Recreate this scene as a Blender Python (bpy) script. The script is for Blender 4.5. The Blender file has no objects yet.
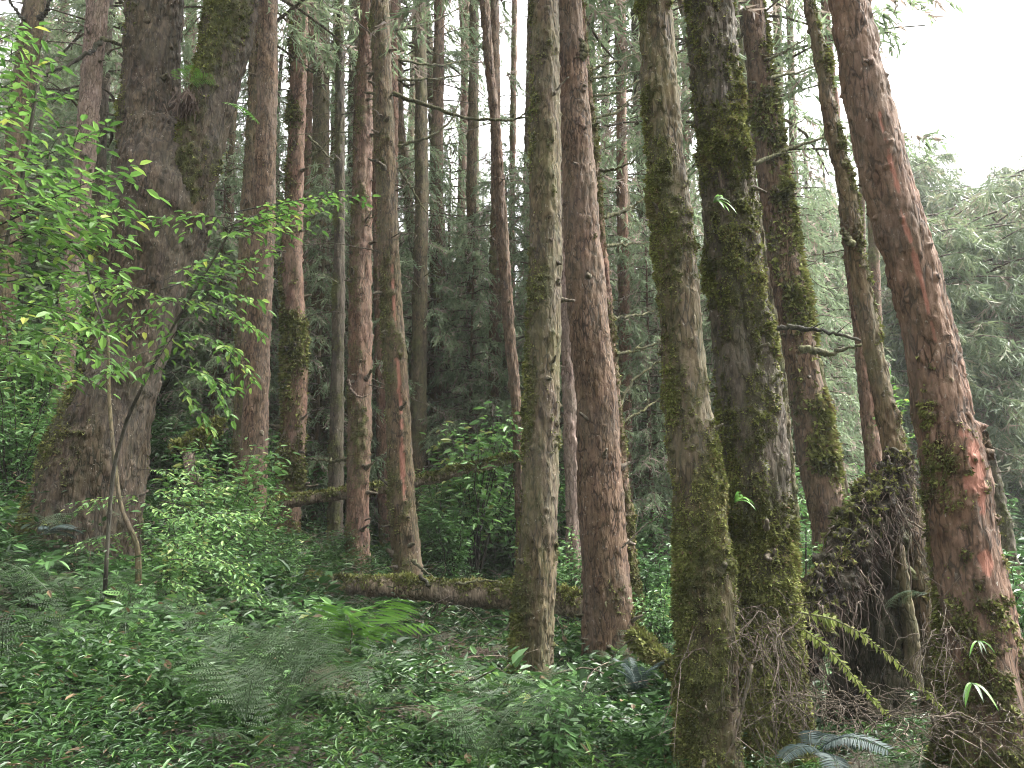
import bpy, math, random
import numpy as np
from mathutils import Vector, Matrix
R = math.radians
sc = bpy.context.scene
COL = sc.collection

# ------------------------------------------------------------------ camera, sky, sun, exposure
F_PX, PITCH, CAM_H = 839.0, R(10.0), 1.6
cam_d = bpy.data.cameras.new('camera')
cam_d.sensor_width = 36.0
cam_d.lens = 36.0 * F_PX / 1024.0
cam_d.clip_start, cam_d.clip_end = 0.05, 1000.0
cam = bpy.data.objects.new('camera', cam_d)
COL.objects.link(cam)
cam.location = (0, 0, CAM_H)
cam.rotation_euler = (R(90) + PITCH, 0, 0)
sc.camera = cam

SUN_EL, SUN_AZ = R(55), R(78)          # azimuth measured from +Y towards +X
world = bpy.data.worlds.new('World')
sc.world = world
world.use_nodes = True
wt = world.node_tree
wt.nodes.clear()
sky = wt.nodes.new('ShaderNodeTexSky')
sky.sky_type = 'NISHITA'
sky.sun_disc = False
sky.sun_elevation = SUN_EL
sky.sun_rotation = SUN_AZ
sky.air_density, sky.dust_density, sky.ozone_density = 1.0, 8.0, 1.0
hs = wt.nodes.new('ShaderNodeHueSaturation')
hs.inputs['Saturation'].default_value = 0.06
bg = wt.nodes.new('ShaderNodeBackground')
bg.inputs['Strength'].default_value = 0.135
wo = wt.nodes.new('ShaderNodeOutputWorld')
wt.links.new(sky.outputs[0], hs.inputs['Color'])
wt.links.new(hs.outputs[0], bg.inputs[0])
wt.links.new(bg.outputs[0], wo.inputs[0])

sd = bpy.data.lights.new('sun', 'SUN')
sd.energy, sd.angle, sd.color = 1.4, R(24), (1.0, 0.96, 0.9)
sun = bpy.data.objects.new('sun', sd)
COL.objects.link(sun)
to_sun = Vector((math.sin(SUN_AZ) * math.cos(SUN_EL), math.cos(SUN_AZ) * math.cos(SUN_EL), math.sin(SUN_EL)))
sun.rotation_euler = to_sun.to_track_quat('Z', 'Y').to_euler()

vs = sc.view_settings
vs.view_transform, vs.look, vs.gamma, vs.use_curve_mapping = 'Standard', 'None', 1.0, False
vs.exposure = 2.76
cy = sc.cycles
cy.max_bounces, cy.diffuse_bounces, cy.glossy_bounces = 7, 5, 2
cy.transmission_bounces, cy.transparent_max_bounces, cy.volume_bounces = 5, 4, 1
cy.filter_width = 1.05
cy.use_denoising = True
cy.denoiser = 'OPENIMAGEDENOISE'
cy.denoising_prefilter = 'ACCURATE'

HAZE_DENSITY = 0.0006

# ------------------------------------------------------------------ numpy helpers
def hash3(i, j, k, seed):
    h = (i * 374761393 + j * 668265263 + k * 2147483647 + seed * 974634541) & 0xFFFFFFFF
    h = ((h ^ (h >> 13)) * 1274126177) & 0xFFFFFFFF
    h = ((h ^ (h >> 16)) * 2246822519) & 0xFFFFFFFF
    return ((h ^ (h >> 15)) & 0xFFFFFF) / 8388607.5 - 1.0

def vnoise(P, seed=0):
    P = np.asarray(P, np.float64)
    I = np.floor(P).astype(np.int64)
    f = P - I
    f = f * f * (3 - 2 * f)
    out = 0
    for a in (0, 1):
        wa = f[:, 0] if a else 1 - f[:, 0]
        for b in (0, 1):
            wb = f[:, 1] if b else 1 - f[:, 1]
            for c in (0, 1):
                wc = f[:, 2] if c else 1 - f[:, 2]
                out = out + wa * wb * wc * hash3(I[:, 0] + a, I[:, 1] + b, I[:, 2] + c, seed)
    return out

def fbm(P, seed=0, octv=4, gain=0.5):
    P = np.asarray(P, np.float64)
    s, a, t = 0, 1.0, 0.0
    for o in range(octv):
        s = s + a * vnoise(P * (2 ** o) + 17.3 * o, seed + o)
        t += a
        a *= gain
    return s / t * 1.4

def sstep(x, a, b):
    t = np.clip((x - a) / (b - a), 0, 1)
    return t * t * (3 - 2 * t)

def unit(v):
    v = np.asarray(v, np.float64)
    return v / np.maximum(np.linalg.norm(v, axis=-1, keepdims=True), 1e-9)

def terrain(x, y):
    x = np.asarray(x, np.float64); y = np.asarray(y, np.float64)
    left = 0.27 * 0.8 * np.log1p(np.exp(np.clip((-x - 0.9) / 0.8, -30, 30)))
    left = np.minimum(left, 6 + 0.1 * left)
    back = 0.05 * np.maximum(0, y - 9)
    hill = 17 * sstep(y + 0.12 * np.abs(x), 26, 74) + 0.10 * np.maximum(0, y - 70)
    bank = 0.22 * np.exp(-((x - 3.2) / 0.8) ** 2 - ((y - 5.9) / 1.2) ** 2)
    Q = np.stack([x * 0.45, y * 0.45, 0 * x], -1).reshape(-1, 3)
    n = fbm(Q, 5, 3).reshape(x.shape) * (0.10 + 0.01 * np.maximum(0, y - 12))
    return left + back + hill + bank + n

CP, SP = math.cos(PITCH), math.sin(PITCH)
def at(px, py, Y):
    """world point at horizontal distance Y in front of the camera for a sight line"""
    r, u = (px - 512) / F_PX, (384 - py) / F_PX
    y, z = CP - u * SP, SP + u * CP
    return np.array([r * Y / y, Y, CAM_H + z * Y / y])

def depth_of(P):
    return P[1] * CP + (P[2] - CAM_H) * SP

def ground(px, Y):
    z = 0.0
    for _ in range(4):
        d = Y * CP + (z - CAM_H) * SP
        x = (px - 512) / F_PX * d
        z = float(terrain(np.array([x]), np.array([Y]))[0])
    return np.array([x, Y, z])

def link(name, me, mat=None, parent=None):
    o = bpy.data.objects.new(name, me)
    COL.objects.link(o)
    if mat is not None and not me.materials:
        me.materials.append(mat)
    if parent is not None:
        o.parent = parent
    return o

def mesh(name, V, F, mat=None, smooth=True, **attrs):
    V = np.ascontiguousarray(V, np.float32); F = np.ascontiguousarray(F, np.int32)
    me = bpy.data.meshes.new(name)
    k = F.shape[1]
    me.vertices.add(len(V)); me.vertices.foreach_set('co', V.ravel())
    me.loops.add(F.size); me.loops.foreach_set('vertex_index', F.ravel())
    me.polygons.add(len(F)); me.polygons.foreach_set('loop_start', np.arange(0, F.size, k, dtype=np.int32))
    me.polygons.foreach_set('use_smooth', np.full(len(F), smooth, bool))
    for n, a in attrs.items():
        me.attributes.new(n, 'FLOAT', 'POINT').data.foreach_set('value', np.ascontiguousarray(a, np.float32))
    if mat is not None:
        me.materials.append(mat)
    me.update(calc_edges=True)
    return me

def thing(name, label, cat, loc=(0, 0, 0), group=None, kind=None, rz=0.0, s=1.0):
    o = bpy.data.objects.new(name, None)
    COL.objects.link(o)
    o.empty_display_size = 0.1
    o.location = Vector([float(c) for c in loc]); o.rotation_euler = (0, 0, rz); o.scale = (s, s, s)
    o['label'] = label; o['category'] = cat
    if group: o['group'] = group
    if kind: o['kind'] = kind
    return o

def dup_child(src, parent, loc=None, rot=None, s=None, name=None):
    c = src.copy()
    COL.objects.link(c)
    c.parent = parent
    if loc is not None: c.location = Vector([float(q) for q in loc])
    if rot is not None: c.rotation_euler = rot
    if s is not None: c.scale = (s, s, s)
    return c

def resample(P, ds):
    P = np.asarray(P, np.float64)
    seg = np.linalg.norm(np.diff(P[:, :3], axis=0), axis=1)
    s = np.concatenate([[0], np.cumsum(seg)])
    t = np.concatenate([np.arange(0, s[-1], ds), [s[-1]]])
    Q = np.stack([np.interp(t, s, P[:, i]) for i in range(P.shape[1])], 1)
    k = max(1, int(0.25 * s[-1] / max(1, len(P) - 1) / ds))
    if k > 1 and len(Q) > 2 * k + 2:                      # soften the kinks
        w = np.hanning(2 * k + 1); w /= w.sum()
        A = np.concatenate([2 * Q[:1] - Q[k:0:-1], Q, 2 * Q[-1:] - Q[-2:-k - 2:-1]])
        Q = np.stack([np.convolve(A[:, i], w, 'valid') for i in range(Q.shape[1])], 1)
    return Q

def frames(P):
    T = unit(np.gradient(P, axis=0))
    ref = np.array([1.0, 0, 0]) if abs(T[:, 2]).mean() > 0.6 else np.array([0, 0, 1.0])
    U = unit(ref - T * (T @ ref)[:, None])
    W = np.cross(T, U)
    return T, U, W

def grid_faces(n, m):
    i = np.arange(n - 1)[:, None]; j = np.arange(m)[None]
    a = i * m + j; b = i * m + (j + 1) % m
    return np.stack([a, b, b + m, a + m], -1).reshape(-1, 4)

def tube(P, rad, nth=6, rough=0.0, seed=0):
    """P (n,3), rad (n): V, F of a closed tapering tube"""
    P = np.asarray(P, np.float64); rad = np.broadcast_to(np.asarray(rad, np.float64), (len(P),))
    T, U, W = frames(P)
    th = np.arange(nth) / nth * 2 * np.pi
    D = U[:, None] * np.cos(th)[None, :, None] + W[:, None] * np.sin(th)[None, :, None]
    rr = np.repeat(rad[:, None], nth, 1)
    if rough:
        Q = (P[:, None] + D * rr[..., None]).reshape(-1, 3)
        rr = rr * (1 + rough * fbm(Q / max(rad.max(), 1e-4) * 0.6, seed, 3).reshape(rr.shape))
    V = (P[:, None] + D * rr[..., None]).reshape(-1, 3)
    F = grid_faces(len(P), nth)
    n0 = len(V)
    V = np.concatenate([V, P[:1] - T[:1] * rad[0] * 0.4, P[-1:] + T[-1:] * rad[-1] * 0.5])
    j = np.arange(nth); k = (j + 1) % nth
    c0 = np.stack([k, j, np.full(nth, n0), np.full(nth, n0)], 1)
    e = (len(P) - 1) * nth
    c1 = np.stack([e + j, e + k, np.full(nth, n0 + 1), np.full(nth, n0 + 1)], 1)
    T3 = lambda q: np.concatenate([q[:, [0, 1, 2]], q[:, [0, 2, 3]]])
    F = np.concatenate([T3(F), c0[:, :3], c1[:, :3]])
    return V, F

def join(parts):
    Vs, Fs, o = [], [], 0
    for V, F in parts:
        Vs.append(V); Fs.append(F + o); o += len(V)
    return np.concatenate(Vs), np.concatenate(Fs)

# leaves: two quads folded along the midrib
def leaves(C, D, N, L, Wd, v, fold=0.25, droop=0.15, outline=(0.28, 0.85, 0.66, 0.75)):
    C = np.asarray(C, np.float64); D = unit(D); n = len(C)
    S = unit(np.cross(D, N)); N = np.cross(S, D)
    L = np.broadcast_to(L, (n,))[:, None]; Wd = np.broadcast_to(Wd, (n,))[:, None]
    a, wa, b, wb = outline
    h = 0.5 * Wd
    tip = C + D * L - N * L * droop
    l1 = C + D * L * a + S * h * wa + N * h * fold; r1 = C + D * L * a - S * h * wa + N * h * fold
    l2 = C + D * L * b + S * h * wb + N * (h * fold - L * droop * 0.35); r2 = C + D * L * b - S * h * wb + N * (h * fold - L * droop * 0.35)
    V = np.stack([C, l1, l2, tip, r2, r1], 1).reshape(-1, 3)
    o = (np.arange(n) * 6)[:, None]
    F = np.concatenate([o + np.array([[0, 1, 2, 3]]), o + np.array([[0, 3, 4, 5]])])
    return V, F, np.repeat(np.broadcast_to(v, (n,)), 6)

def blades(C, D, L, Wd, v, rng):
    """thin needle sprays: one triangle each"""
    n = len(C)
    D = unit(D)
    S = unit(np.cross(D, unit(rng.normal(size=(n, 3)))))
    L = np.broadcast_to(L, (n,))[:, None]; Wd = np.broadcast_to(Wd, (n,))[:, None]
    V = np.stack([C - S * Wd * 0.5, C + S * Wd * 0.5 + D * L * 0.1, C + D * L], 1).reshape(-1, 3)
    F = np.arange(3 * n).reshape(n, 3)
    return V, F, np.repeat(np.broadcast_to(v, (n,)), 3)

# ------------------------------------------------------------------ materials
def new_mat(name):
    m = bpy.data.materials.new(name)
    m.use_nodes = True
    nt = m.node_tree
    nt.nodes.clear()
    return m, nt

class N:
    def __init__(s, nt): s.nt = nt
    def __call__(s, t, **inp):
        n = s.nt.nodes.new('ShaderNode' + t)
        for k, v in inp.items():
            k2 = k.replace('_', ' ')
            if hasattr(v, 'node') or type(v).__name__ == 'NodeSocketFloat' or hasattr(v, 'is_linked'):
                s.nt.links.new(v, n.inputs[k2])
            else:
                n.inputs[k2].default_value = v
        return n
    def math(s, op, a, b=0.0, clamp=False):
        n = s.nt.nodes.new('ShaderNodeMath'); n.operation = op; n.use_clamp = clamp
        for i, v in enumerate((a, b)):
            if hasattr(v, 'is_linked'): s.nt.links.new(v, n.inputs[i])
            else: n.inputs[i].default_value = v
        return n.outputs[0]
    def ramp(s, fac, stops):
        n = s.nt.nodes.new('ShaderNodeValToRGB')
        e = n.color_ramp.elements
        while len(e) < len(stops): e.new(0.5)
        for k, (p, c) in enumerate(stops):
            e[k].position = p
            e[k].color = (*c, 1) if len(c) == 3 else c
        s.nt.links.new(fac, n.inputs[0])
        return n.outputs[0]
    def mix(s, fac, a, b):
        n = s.nt.nodes.new('ShaderNodeMix'); n.data_type = 'RGBA'
        for i, v in ((0, fac), (6, a), (7, b)):
            if hasattr(v, 'is_linked'): s.nt.links.new(v, n.inputs[i])
            else: n.inputs[i].default_value = (*v, 1) if isinstance(v, tuple) else v
        return n.outputs[2]
    def attr(s, name):
        n = s.nt.nodes.new('ShaderNodeAttribute'); n.attribute_name = name
        return n.outputs['Fac']
    def noise(s, vec, scale, detail=4.0, rough=0.55):
        n = s('TexNoise', Vector=vec, Scale=scale, Detail=detail, Roughness=rough)
        return n.outputs[0]
    def mapped(s, scale):
        tc = s('TexCoord'); oi = s('ObjectInfo')
        m = s('Mapping', Vector=tc.outputs['Object'], Scale=scale)
        off = s.nt.nodes.new('ShaderNodeCombineXYZ')
        q = s.math('MULTIPLY', oi.outputs['Random'], 37.0)
        for i in range(3): s.nt.links.new(q, off.inputs[i])
        s.nt.links.new(off.outputs[0], m.inputs['Location'])
        return m.outputs[0]

def bark_mat(name, dark, mid, pale, lichen=(0.30, 0.28, 0.24), moss_d=(0.030, 0.036, 0.012), moss_l=(0.135, 0.145, 0.045), lich=0.64, bump=1.0, algae=0.15):
    m, nt = new_mat(name); n = N(nt)
    fib = n.noise(n.mapped((1, 1, 0.16)), 30, 8, 0.62)
    flk = n.noise(n.mapped((1, 1, 0.45)), 13, 6, 0.65)
    big = n.noise(n.mapped((1, 1, 0.5)), 2.2, 4, 0.6)
    spk = n.noise(n.mapped((1, 1, 0.8)), 42, 3, 0.6)
    grain = n.math('ADD', n.math('MULTIPLY', fib, 0.6), n.math('MULTIPLY', flk, 0.4))
    wob = n.nt.nodes.new('ShaderNodeVectorMath'); wob.operation = 'ADD'
    nz = n('TexNoise', Vector=n.mapped((1, 1, 0.4)), Scale=9.0, Detail=4.0)
    sc_n = n.nt.nodes.new('ShaderNodeVectorMath'); sc_n.operation = 'SCALE'; sc_n.inputs['Scale'].default_value = 0.06
    nt.links.new(nz.outputs[1], sc_n.inputs[0]); nt.links.new(n.mapped((1, 1, 0.30)), wob.inputs[0]); nt.links.new(sc_n.outputs[0], wob.inputs[1])
    vor = n.nt.nodes.new('ShaderNodeTexVoronoi'); vor.feature = 'DISTANCE_TO_EDGE'; vor.inputs['Scale'].default_value = 26.0
    nt.links.new(wob.outputs[0], vor.inputs['Vector'])
    fis = n.ramp(vor.outputs['Distance'], [(0.0, (0, 0, 0)), (0.16, (1, 1, 1))])
    patch = n.noise(n.mapped((1, 1, 0.7)), 6.5, 5, 0.65)
    fis = n.math('MAXIMUM', fis, n.ramp(patch, [(0.40, (0, 0, 0)), (0.62, (1, 1, 1))]))
    grain = n.math('ADD', n.math('MULTIPLY', grain, 0.8), n.math('MULTIPLY', n.math('SUBTRACT', fis, 0.1), 0.16))
    c = n.ramp(grain, [(0.41, tuple(0.75 * q for q in dark)), (0.51, mid), (0.63, pale)])
    tone = n.noise(n.mapped((1, 1, 0.6)), 4.0, 5, 0.7)
    c = n.mix(n.ramp(tone, [(0.35, (0.55, 0.55, 0.55)), (0.6, (0, 0, 0))]), c, dark)
    c = n.mix(n.math('MULTIPLY', n.ramp(big, [(0.42, (0, 0, 0)), (0.62, (1, 1, 1))]), 0.22), c, tuple(0.55 * a + 0.45 * b for a, b in zip(mid, lichen)))
    alg = n.noise(n.mapped((1, 1, 0.35)), 5.0, 6, 0.75)
    c = n.mix(n.math('MULTIPLY', n.ramp(alg, [(0.38, (0, 0, 0)), (0.68, (1, 1, 1))]), algae * 1.6, True), c, n.mix(flk, moss_d, moss_l))
    lf = n.math('MULTIPLY', n.ramp(spk, [(lich, (0, 0, 0)), (lich + 0.05, (1, 1, 1))]), n.ramp(flk, [(0.45, (0, 0, 0)), (0.6, (1, 1, 1))]))
    c = n.mix(n.math('MULTIPLY', lf, 0.7), c, lichen)
    c = n.mix(n.attr('red'), c, n.mix(fib, (0.13, 0.058, 0.040), (0.30, 0.140, 0.098)))
    c = n.mix(n.attr('white'), c, n.mix(flk, (0.18, 0.18, 0.16), (0.55, 0.55, 0.5)))
    mn = n.noise(n.mapped((1, 1, 1)), 55, 5, 0.7)
    mf = n.ramp(n.math('ADD', n.attr('moss'), n.math('ADD', n.math('MULTIPLY', n.math('SUBTRACT', mn, 0.5), 1.1), n.math('MULTIPLY', n.math('SUBTRACT', n.noise(n.mapped((1, 1, 0.6)), 14, 4, 0.6), 0.5), 0.9))), [(0.30, (0, 0, 0)), (0.82, (0.92, 0.92, 0.92))])
    mc = n.ramp(n.noise(n.mapped((1, 1, 1)), 11, 6, 0.7), [(0.3, moss_d), (0.5, tuple(0.5 * (a + b) for a, b in zip(moss_d, moss_l))), (0.7, moss_l)])
    c = n.mix(mf, c, mc)
    h = n.math('ADD', n.math('MULTIPLY', grain, 1.0), n.math('MULTIPLY', n.math('MULTIPLY', mf, mn), 0.8))
    b = n('Bump', Strength=1.0 * bump, Distance=0.035, Height=h)
    p = n('BsdfPrincipled', Base_Color=c, Roughness=0.88, Normal=b.outputs[0])
    p.inputs['Specular IOR Level'].default_value = 0.25
    o = n('OutputMaterial', Surface=p.outputs[0])
    return m

def leaf_mat(name, stops, rough=0.42, trans=0.3, spec=0.4):
    m, nt = new_mat(name); n = N(nt)
    c = n.ramp(n.attr('v'), stops)
    p = n('BsdfPrincipled', Base_Color=c, Roughness=rough)
    p.inputs['Specular IOR Level'].default_value = spec
    if trans:
        t = n('BsdfTranslucent', Color=c)
        mx = n('MixShader', Fac=trans)
        nt.links.new(p.outputs[0], mx.inputs[1]); nt.links.new(t.outputs[0], mx.inputs[2])
        out = mx.outputs[0]
    else:
        out = p.outputs[0]
    n('OutputMaterial', Surface=out)
    return m

BARK = {
    'red':   bark_mat('reddish_cedar_bark', (0.0262, 0.0145, 0.0095), (0.0927, 0.0538, 0.0340), (0.1764, 0.1138, 0.0756), algae=0.10),
    'brown': bark_mat('brown_cedar_bark', (0.0226, 0.0144, 0.0087), (0.0824, 0.0515, 0.0299), (0.1597, 0.1082, 0.0676), algae=0.25),
    'russet': bark_mat('russet_bark', (0.0297, 0.0161, 0.0101), (0.1040, 0.0585, 0.0386), (0.1881, 0.1159, 0.0808), algae=0.08),
    'deep':  bark_mat('deep_brown_bark', (0.0080, 0.0050, 0.0034), (0.040, 0.0255, 0.0165), (0.092, 0.063, 0.043), algae=0.10),
    'grey':  bark_mat('greenish_brown_bark', (0.0164, 0.0107, 0.0066), (0.0656, 0.0435, 0.0254), (0.1230, 0.0886, 0.0541), algae=0.30),
    'tan':   bark_mat('tan_log_bark', (0.05, 0.036, 0.024), (0.17, 0.125, 0.085), (0.30, 0.235, 0.17)),
    'dark':  bark_mat('dark_damp_bark', (0.0144, 0.0104, 0.0080), (0.0480, 0.0344, 0.0256), (0.0960, 0.0736, 0.0560)),
    'soil':  bark_mat('dark_root_soil', (0.006, 0.005, 0.004), (0.020, 0.015, 0.011), (0.05, 0.038, 0.03), lichen=(0.03, 0.024, 0.018), lich=0.9),
    'pale':  bark_mat('pale_pinkish_bark', (0.0675, 0.0450, 0.0375), (0.1800, 0.1200, 0.0975), (0.3000, 0.2325, 0.2025)),
    'orange': bark_mat('orange_brown_bark', (0.0432, 0.0216, 0.0158), (0.1368, 0.0720, 0.0490), (0.2160, 0.1296, 0.0936)),
}
M_TWIG = bark_mat('dead_twig_bark', (0.0360, 0.0272, 0.0208), (0.0960, 0.0720, 0.0560), (0.1920, 0.1520, 0.1200))
M_ROOT = bark_mat('root_bark', (0.0300, 0.0210, 0.0168), (0.0900, 0.0630, 0.0510), (0.1800, 0.1380, 0.1140))
M_DSTEM = bark_mat('dark_stem_bark', (0.010, 0.008, 0.007), (0.022, 0.018, 0.015), (0.05, 0.04, 0.035))
M_MBR = bark_mat('mossy_branch_bark', (0.030, 0.026, 0.014), (0.075, 0.072, 0.032), (0.17, 0.17, 0.08))
M_MOSS = leaf_mat('moss_tufts', [(0.0, (0.0403, 0.0426, 0.0157)), (0.5, (0.1030, 0.1142, 0.0336)), (0.85, (0.1960, 0.2128, 0.0627)), (1.0, (0.1120, 0.0784, 0.0448))], 0.8, 0.15, 0.1)
M_NEED = leaf_mat('conifer_needles', [(0.0, (0.098, 0.135, 0.074)), (0.5, (0.172, 0.225, 0.128)), (0.8, (0.23, 0.285, 0.155)), (0.86, (0.18, 0.145, 0.115)), (1.0, (0.28, 0.23, 0.19))], 0.6, 0.48, 0.3)
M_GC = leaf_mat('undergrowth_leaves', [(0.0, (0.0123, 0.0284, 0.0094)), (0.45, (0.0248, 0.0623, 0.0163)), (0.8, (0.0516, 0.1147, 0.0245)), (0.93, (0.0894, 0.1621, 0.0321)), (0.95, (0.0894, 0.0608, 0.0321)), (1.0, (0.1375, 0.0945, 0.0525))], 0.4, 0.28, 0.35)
M_BRIGHT = leaf_mat('bright_sapling_leaves', [(0.0, (0.0360, 0.0855, 0.0180)), (0.5, (0.0810, 0.1710, 0.0360)), (0.9, (0.1440, 0.2610, 0.0585)), (1.0, (0.2970, 0.3330, 0.0720))], 0.45, 0.45, 0.35)
M_SHRUB = leaf_mat('shrub_leaves', [(0.0, (0.0362, 0.0853, 0.0257)), (0.5, (0.0749, 0.1642, 0.0469)), (0.9, (0.1548, 0.2890, 0.0762)), (1.0, (0.2580, 0.2890, 0.0938))], 0.45, 0.33, 0.4)
M_PALE = leaf_mat('slope_leaves', [(0.0, (0.070, 0.098, 0.052)), (0.5, (0.130, 0.175, 0.092)), (0.85, (0.205, 0.25, 0.125)), (1.0, (0.20, 0.165, 0.125))], 0.55, 0.35, 0.3)
M_FERN = leaf_mat('fern_pinnae', [(0.0, (0.0279, 0.0496, 0.0211)), (0.5, (0.0465, 0.0775, 0.0341)), (1.0, (0.0806, 0.1054, 0.0527))], 0.5, 0.3, 0.35)
M_FERNB = leaf_mat('bright_fern_pinnae', [(0.0, (0.0600, 0.1500, 0.0225)), (1.0, (0.1275, 0.2550, 0.0375))], 0.5, 0.4, 0.35)
M_FERNG = leaf_mat('blue_grey_fern_pinnae', [(0.0, (0.0210, 0.0364, 0.0322)), (1.0, (0.0595, 0.0875, 0.0805))], 0.6, 0.2, 0.3)
M_EPI = leaf_mat('strap_leaves', [(0.0, (0.06, 0.15, 0.03)), (0.7, (0.14, 0.28, 0.06)), (1.0, (0.20, 0.25, 0.17))], 0.45, 0.3, 0.3)
M_YMOSS = leaf_mat('yellow_green_fronds', [(0.0, (0.0630, 0.0840, 0.0140)), (0.6, (0.1330, 0.1680, 0.0280)), (1.0, (0.2100, 0.2100, 0.0840))], 0.6, 0.3, 0.2)
M_DEADF = leaf_mat('dead_fronds', [(0.0, (0.0420, 0.0294, 0.0224)), (0.6, (0.1050, 0.0770, 0.0595)), (1.0, (0.2100, 0.1680, 0.1400))], 0.8, 0.1, 0.2)

def soil_mat():
    m, nt = new_mat('forest_floor'); n = N(nt)
    tc = n('TexCoord').outputs['Object']
    a = n.noise(tc, 9, 8, 0.7); b = n.noise(tc, 0.8, 4, 0.6)
    c = n.ramp(a, [(0.3, (0.012, 0.009, 0.006)), (0.55, (0.045, 0.032, 0.022)), (0.75, (0.09, 0.065, 0.045))])
    c = n.mix(n.ramp(b, [(0.45, (0, 0, 0)), (0.6, (1, 1, 1))]), c, n.mix(a, (0.012, 0.02, 0.008), (0.05, 0.075, 0.025)))
    bp = n('Bump', Strength=1.0, Distance=0.05, Height=a)
    p = n('BsdfPrincipled', Base_Color=c, Roughness=0.95, Normal=bp.outputs[0])
    n('OutputMaterial', Surface=p.outputs[0])
    return m
M_SOIL = soil_mat()

# ------------------------------------------------------------------ ground
def axis(a, b, fine_a, fine_b, fine, coarse):
    return np.unique(np.concatenate([np.arange(a, fine_a, coarse), np.arange(fine_a, fine_b, fine), np.arange(fine_b, b + coarse, coarse)]))
gx = axis(-170, 170, -12, 10, 0.16, 2.0); gy = axis(-20, 220, 1, 24, 0.16, 2.0)
GX, GY = np.meshgrid(gx, gy)
GZ = terrain(GX, GY)
V = np.stack([GX, GY, GZ], -1).reshape(-1, 3)
nx = len(gx)
i = np.arange(len(gy) - 1)[:, None] * nx + np.arange(nx - 1)[None]
g = link('ground', mesh('ground', V, np.stack([i, i + 1, i + nx + 1, i + nx], -1).reshape(-1, 4), M_SOIL))
g['kind'] = 'structure'; g['label'] = 'damp dark forest floor rising towards the slope behind'

# haze over the forest
def haze():
    m, nt = new_mat('misty_air')
    n = N(nt)
    v = n('VolumePrincipled', Color=(0.97, 0.99, 1.0, 1), Density=HAZE_DENSITY, Anisotropy=0.0)
    o = n('OutputMaterial'); nt.links.new(v.outputs[0], o.inputs['Volume'])
    lo, hi = (-175, -25, -3), (175, 225, 75)
    V = np.array([[x, y, z] for x in (lo[0], hi[0]) for y in (lo[1], hi[1]) for z in (lo[2], hi[2])])
    F = np.array([[0, 1, 3, 2], [4, 6, 7, 5], [0, 4, 5, 1], [2, 3, 7, 6], [0, 2, 6, 4], [1, 5, 7, 3]])
    o = link('haze', mesh('haze', V, F, m, False))
    o['kind'] = 'stuff'; o['label'] = 'thin pale mist hanging between the trees'
if HAZE_DENSITY > 0:
    haze()

# ------------------------------------------------------------------ conifer crowns (shared meshes)
def crown_mesh(seed, H=11.0, Lmax=2.6, nb=85, droop=0.35, low=0.75, mat=M_NEED, fuzz=1.0, bl=(0.11, 0.22), dens=0.11, rnd=0.65):
    rng = np.random.default_rng(seed)
    Cs, Ds, vs_, wood = [], [], [], []
    for k in range(nb):
        u = (k + rng.random()) / nb
        z = H * u
        L = Lmax * (1 - u) ** rnd * rng.uniform(0.55, 1.0) * (low + (1 - low) * min(1, u / 0.3)) + 0.4
        az = k * 2.399 + rng.normal() * 0.3
        o = np.array([math.cos(az), math.sin(az), 0]); sd_ = np.array([-o[1], o[0], 0])
        rise = rng.uniform(0.0, 0.35)
        def bp(t):
            t = np.asarray(t)[:, None]
            return o * L * t + np.array([0, 0, 1.0]) * (z + L * (rise * t - droop * t * t)) + sd_ * (0.12 * L * np.sin(3 * t + k))
        wood.append(tube(bp(np.linspace(0, 0.9, 5)), np.linspace(0.03, 0.008, 5) * (0.5 + 0.3 * L), 4))
        nt_ = max(5, int(L / (dens * 0.62)))
        t = rng.uniform(0.18, 1.0, nt_)
        B = bp(t)
        side = rng.choice([-1, 1], nt_)[:, None]
        D = unit(sd_ * side * rng.uniform(0.2, 0.9, (nt_, 1)) + o * rng.uniform(0.1, 0.8, (nt_, 1)) + np.array([0, 0, -1.0]) * rng.uniform(0.1, 1.1, (nt_, 1)))
        tl = rng.uniform(0.25, 0.6, nt_) * (1.1 - 0.4 * t)
        tv = np.clip(rng.normal(0.42, 0.2, nt_), 0, 0.8)
        tv[rng.random(nt_) < 0.17] = rng.uniform(0.86, 1.0)
        m = int(11 * fuzz)
        q = np.tile(np.linspace(0.05, 1, m), nt_)
        Bt = np.repeat(B, m, 0); Dt = np.repeat(D, m, 0); Lt = np.repeat(tl, m)
        P = Bt + Dt * (q * Lt)[:, None] + np.array([0, 0, -1.0]) * (0.25 * Lt * q * q)[:, None]
        Cs.append(P); Ds.append(Dt + rng.normal(size=P.shape) * 0.55 + np.array([0, 0, -0.25]))
        vs_.append(np.clip(np.repeat(tv, m) + rng.normal(size=len(P)) * 0.04, 0, 1))
    C = np.concatenate(Cs); D = np.concatenate(Ds); v = np.concatenate(vs_)
    Vb, Fb, vb = blades(C, D, rng.uniform(bl[0], bl[1], len(C)), rng.uniform(0.022, 0.044, len(C)), v, rng)
    cm = mesh('crown', Vb, Fb, mat, False, v=vb)
    Vw, Fw = join(wood)
    return cm, mesh('limbs', Vw, Fw, M_TWIG)

CROWNS = [crown_mesh(s, 12.0, 2.4 + 0.3 * (s % 3), 90, 0.28 + 0.07 * (s % 4)) for s in range(5)]
FEATH = [crown_mesh(40 + s, 10.0, 1.7 + 0.3 * s, 110, 0.42, 0.9, M_NEED, 1.0, (0.10, 0.19), 0.10) for s in range(3)]
SMALLC = [crown_mesh(20 + s, 6.0, 2.0, 75, 0.3, 1.0, M_PALE, 1.0, (0.16, 0.30), 0.10, 0.38) for s in range(4)]

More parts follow.
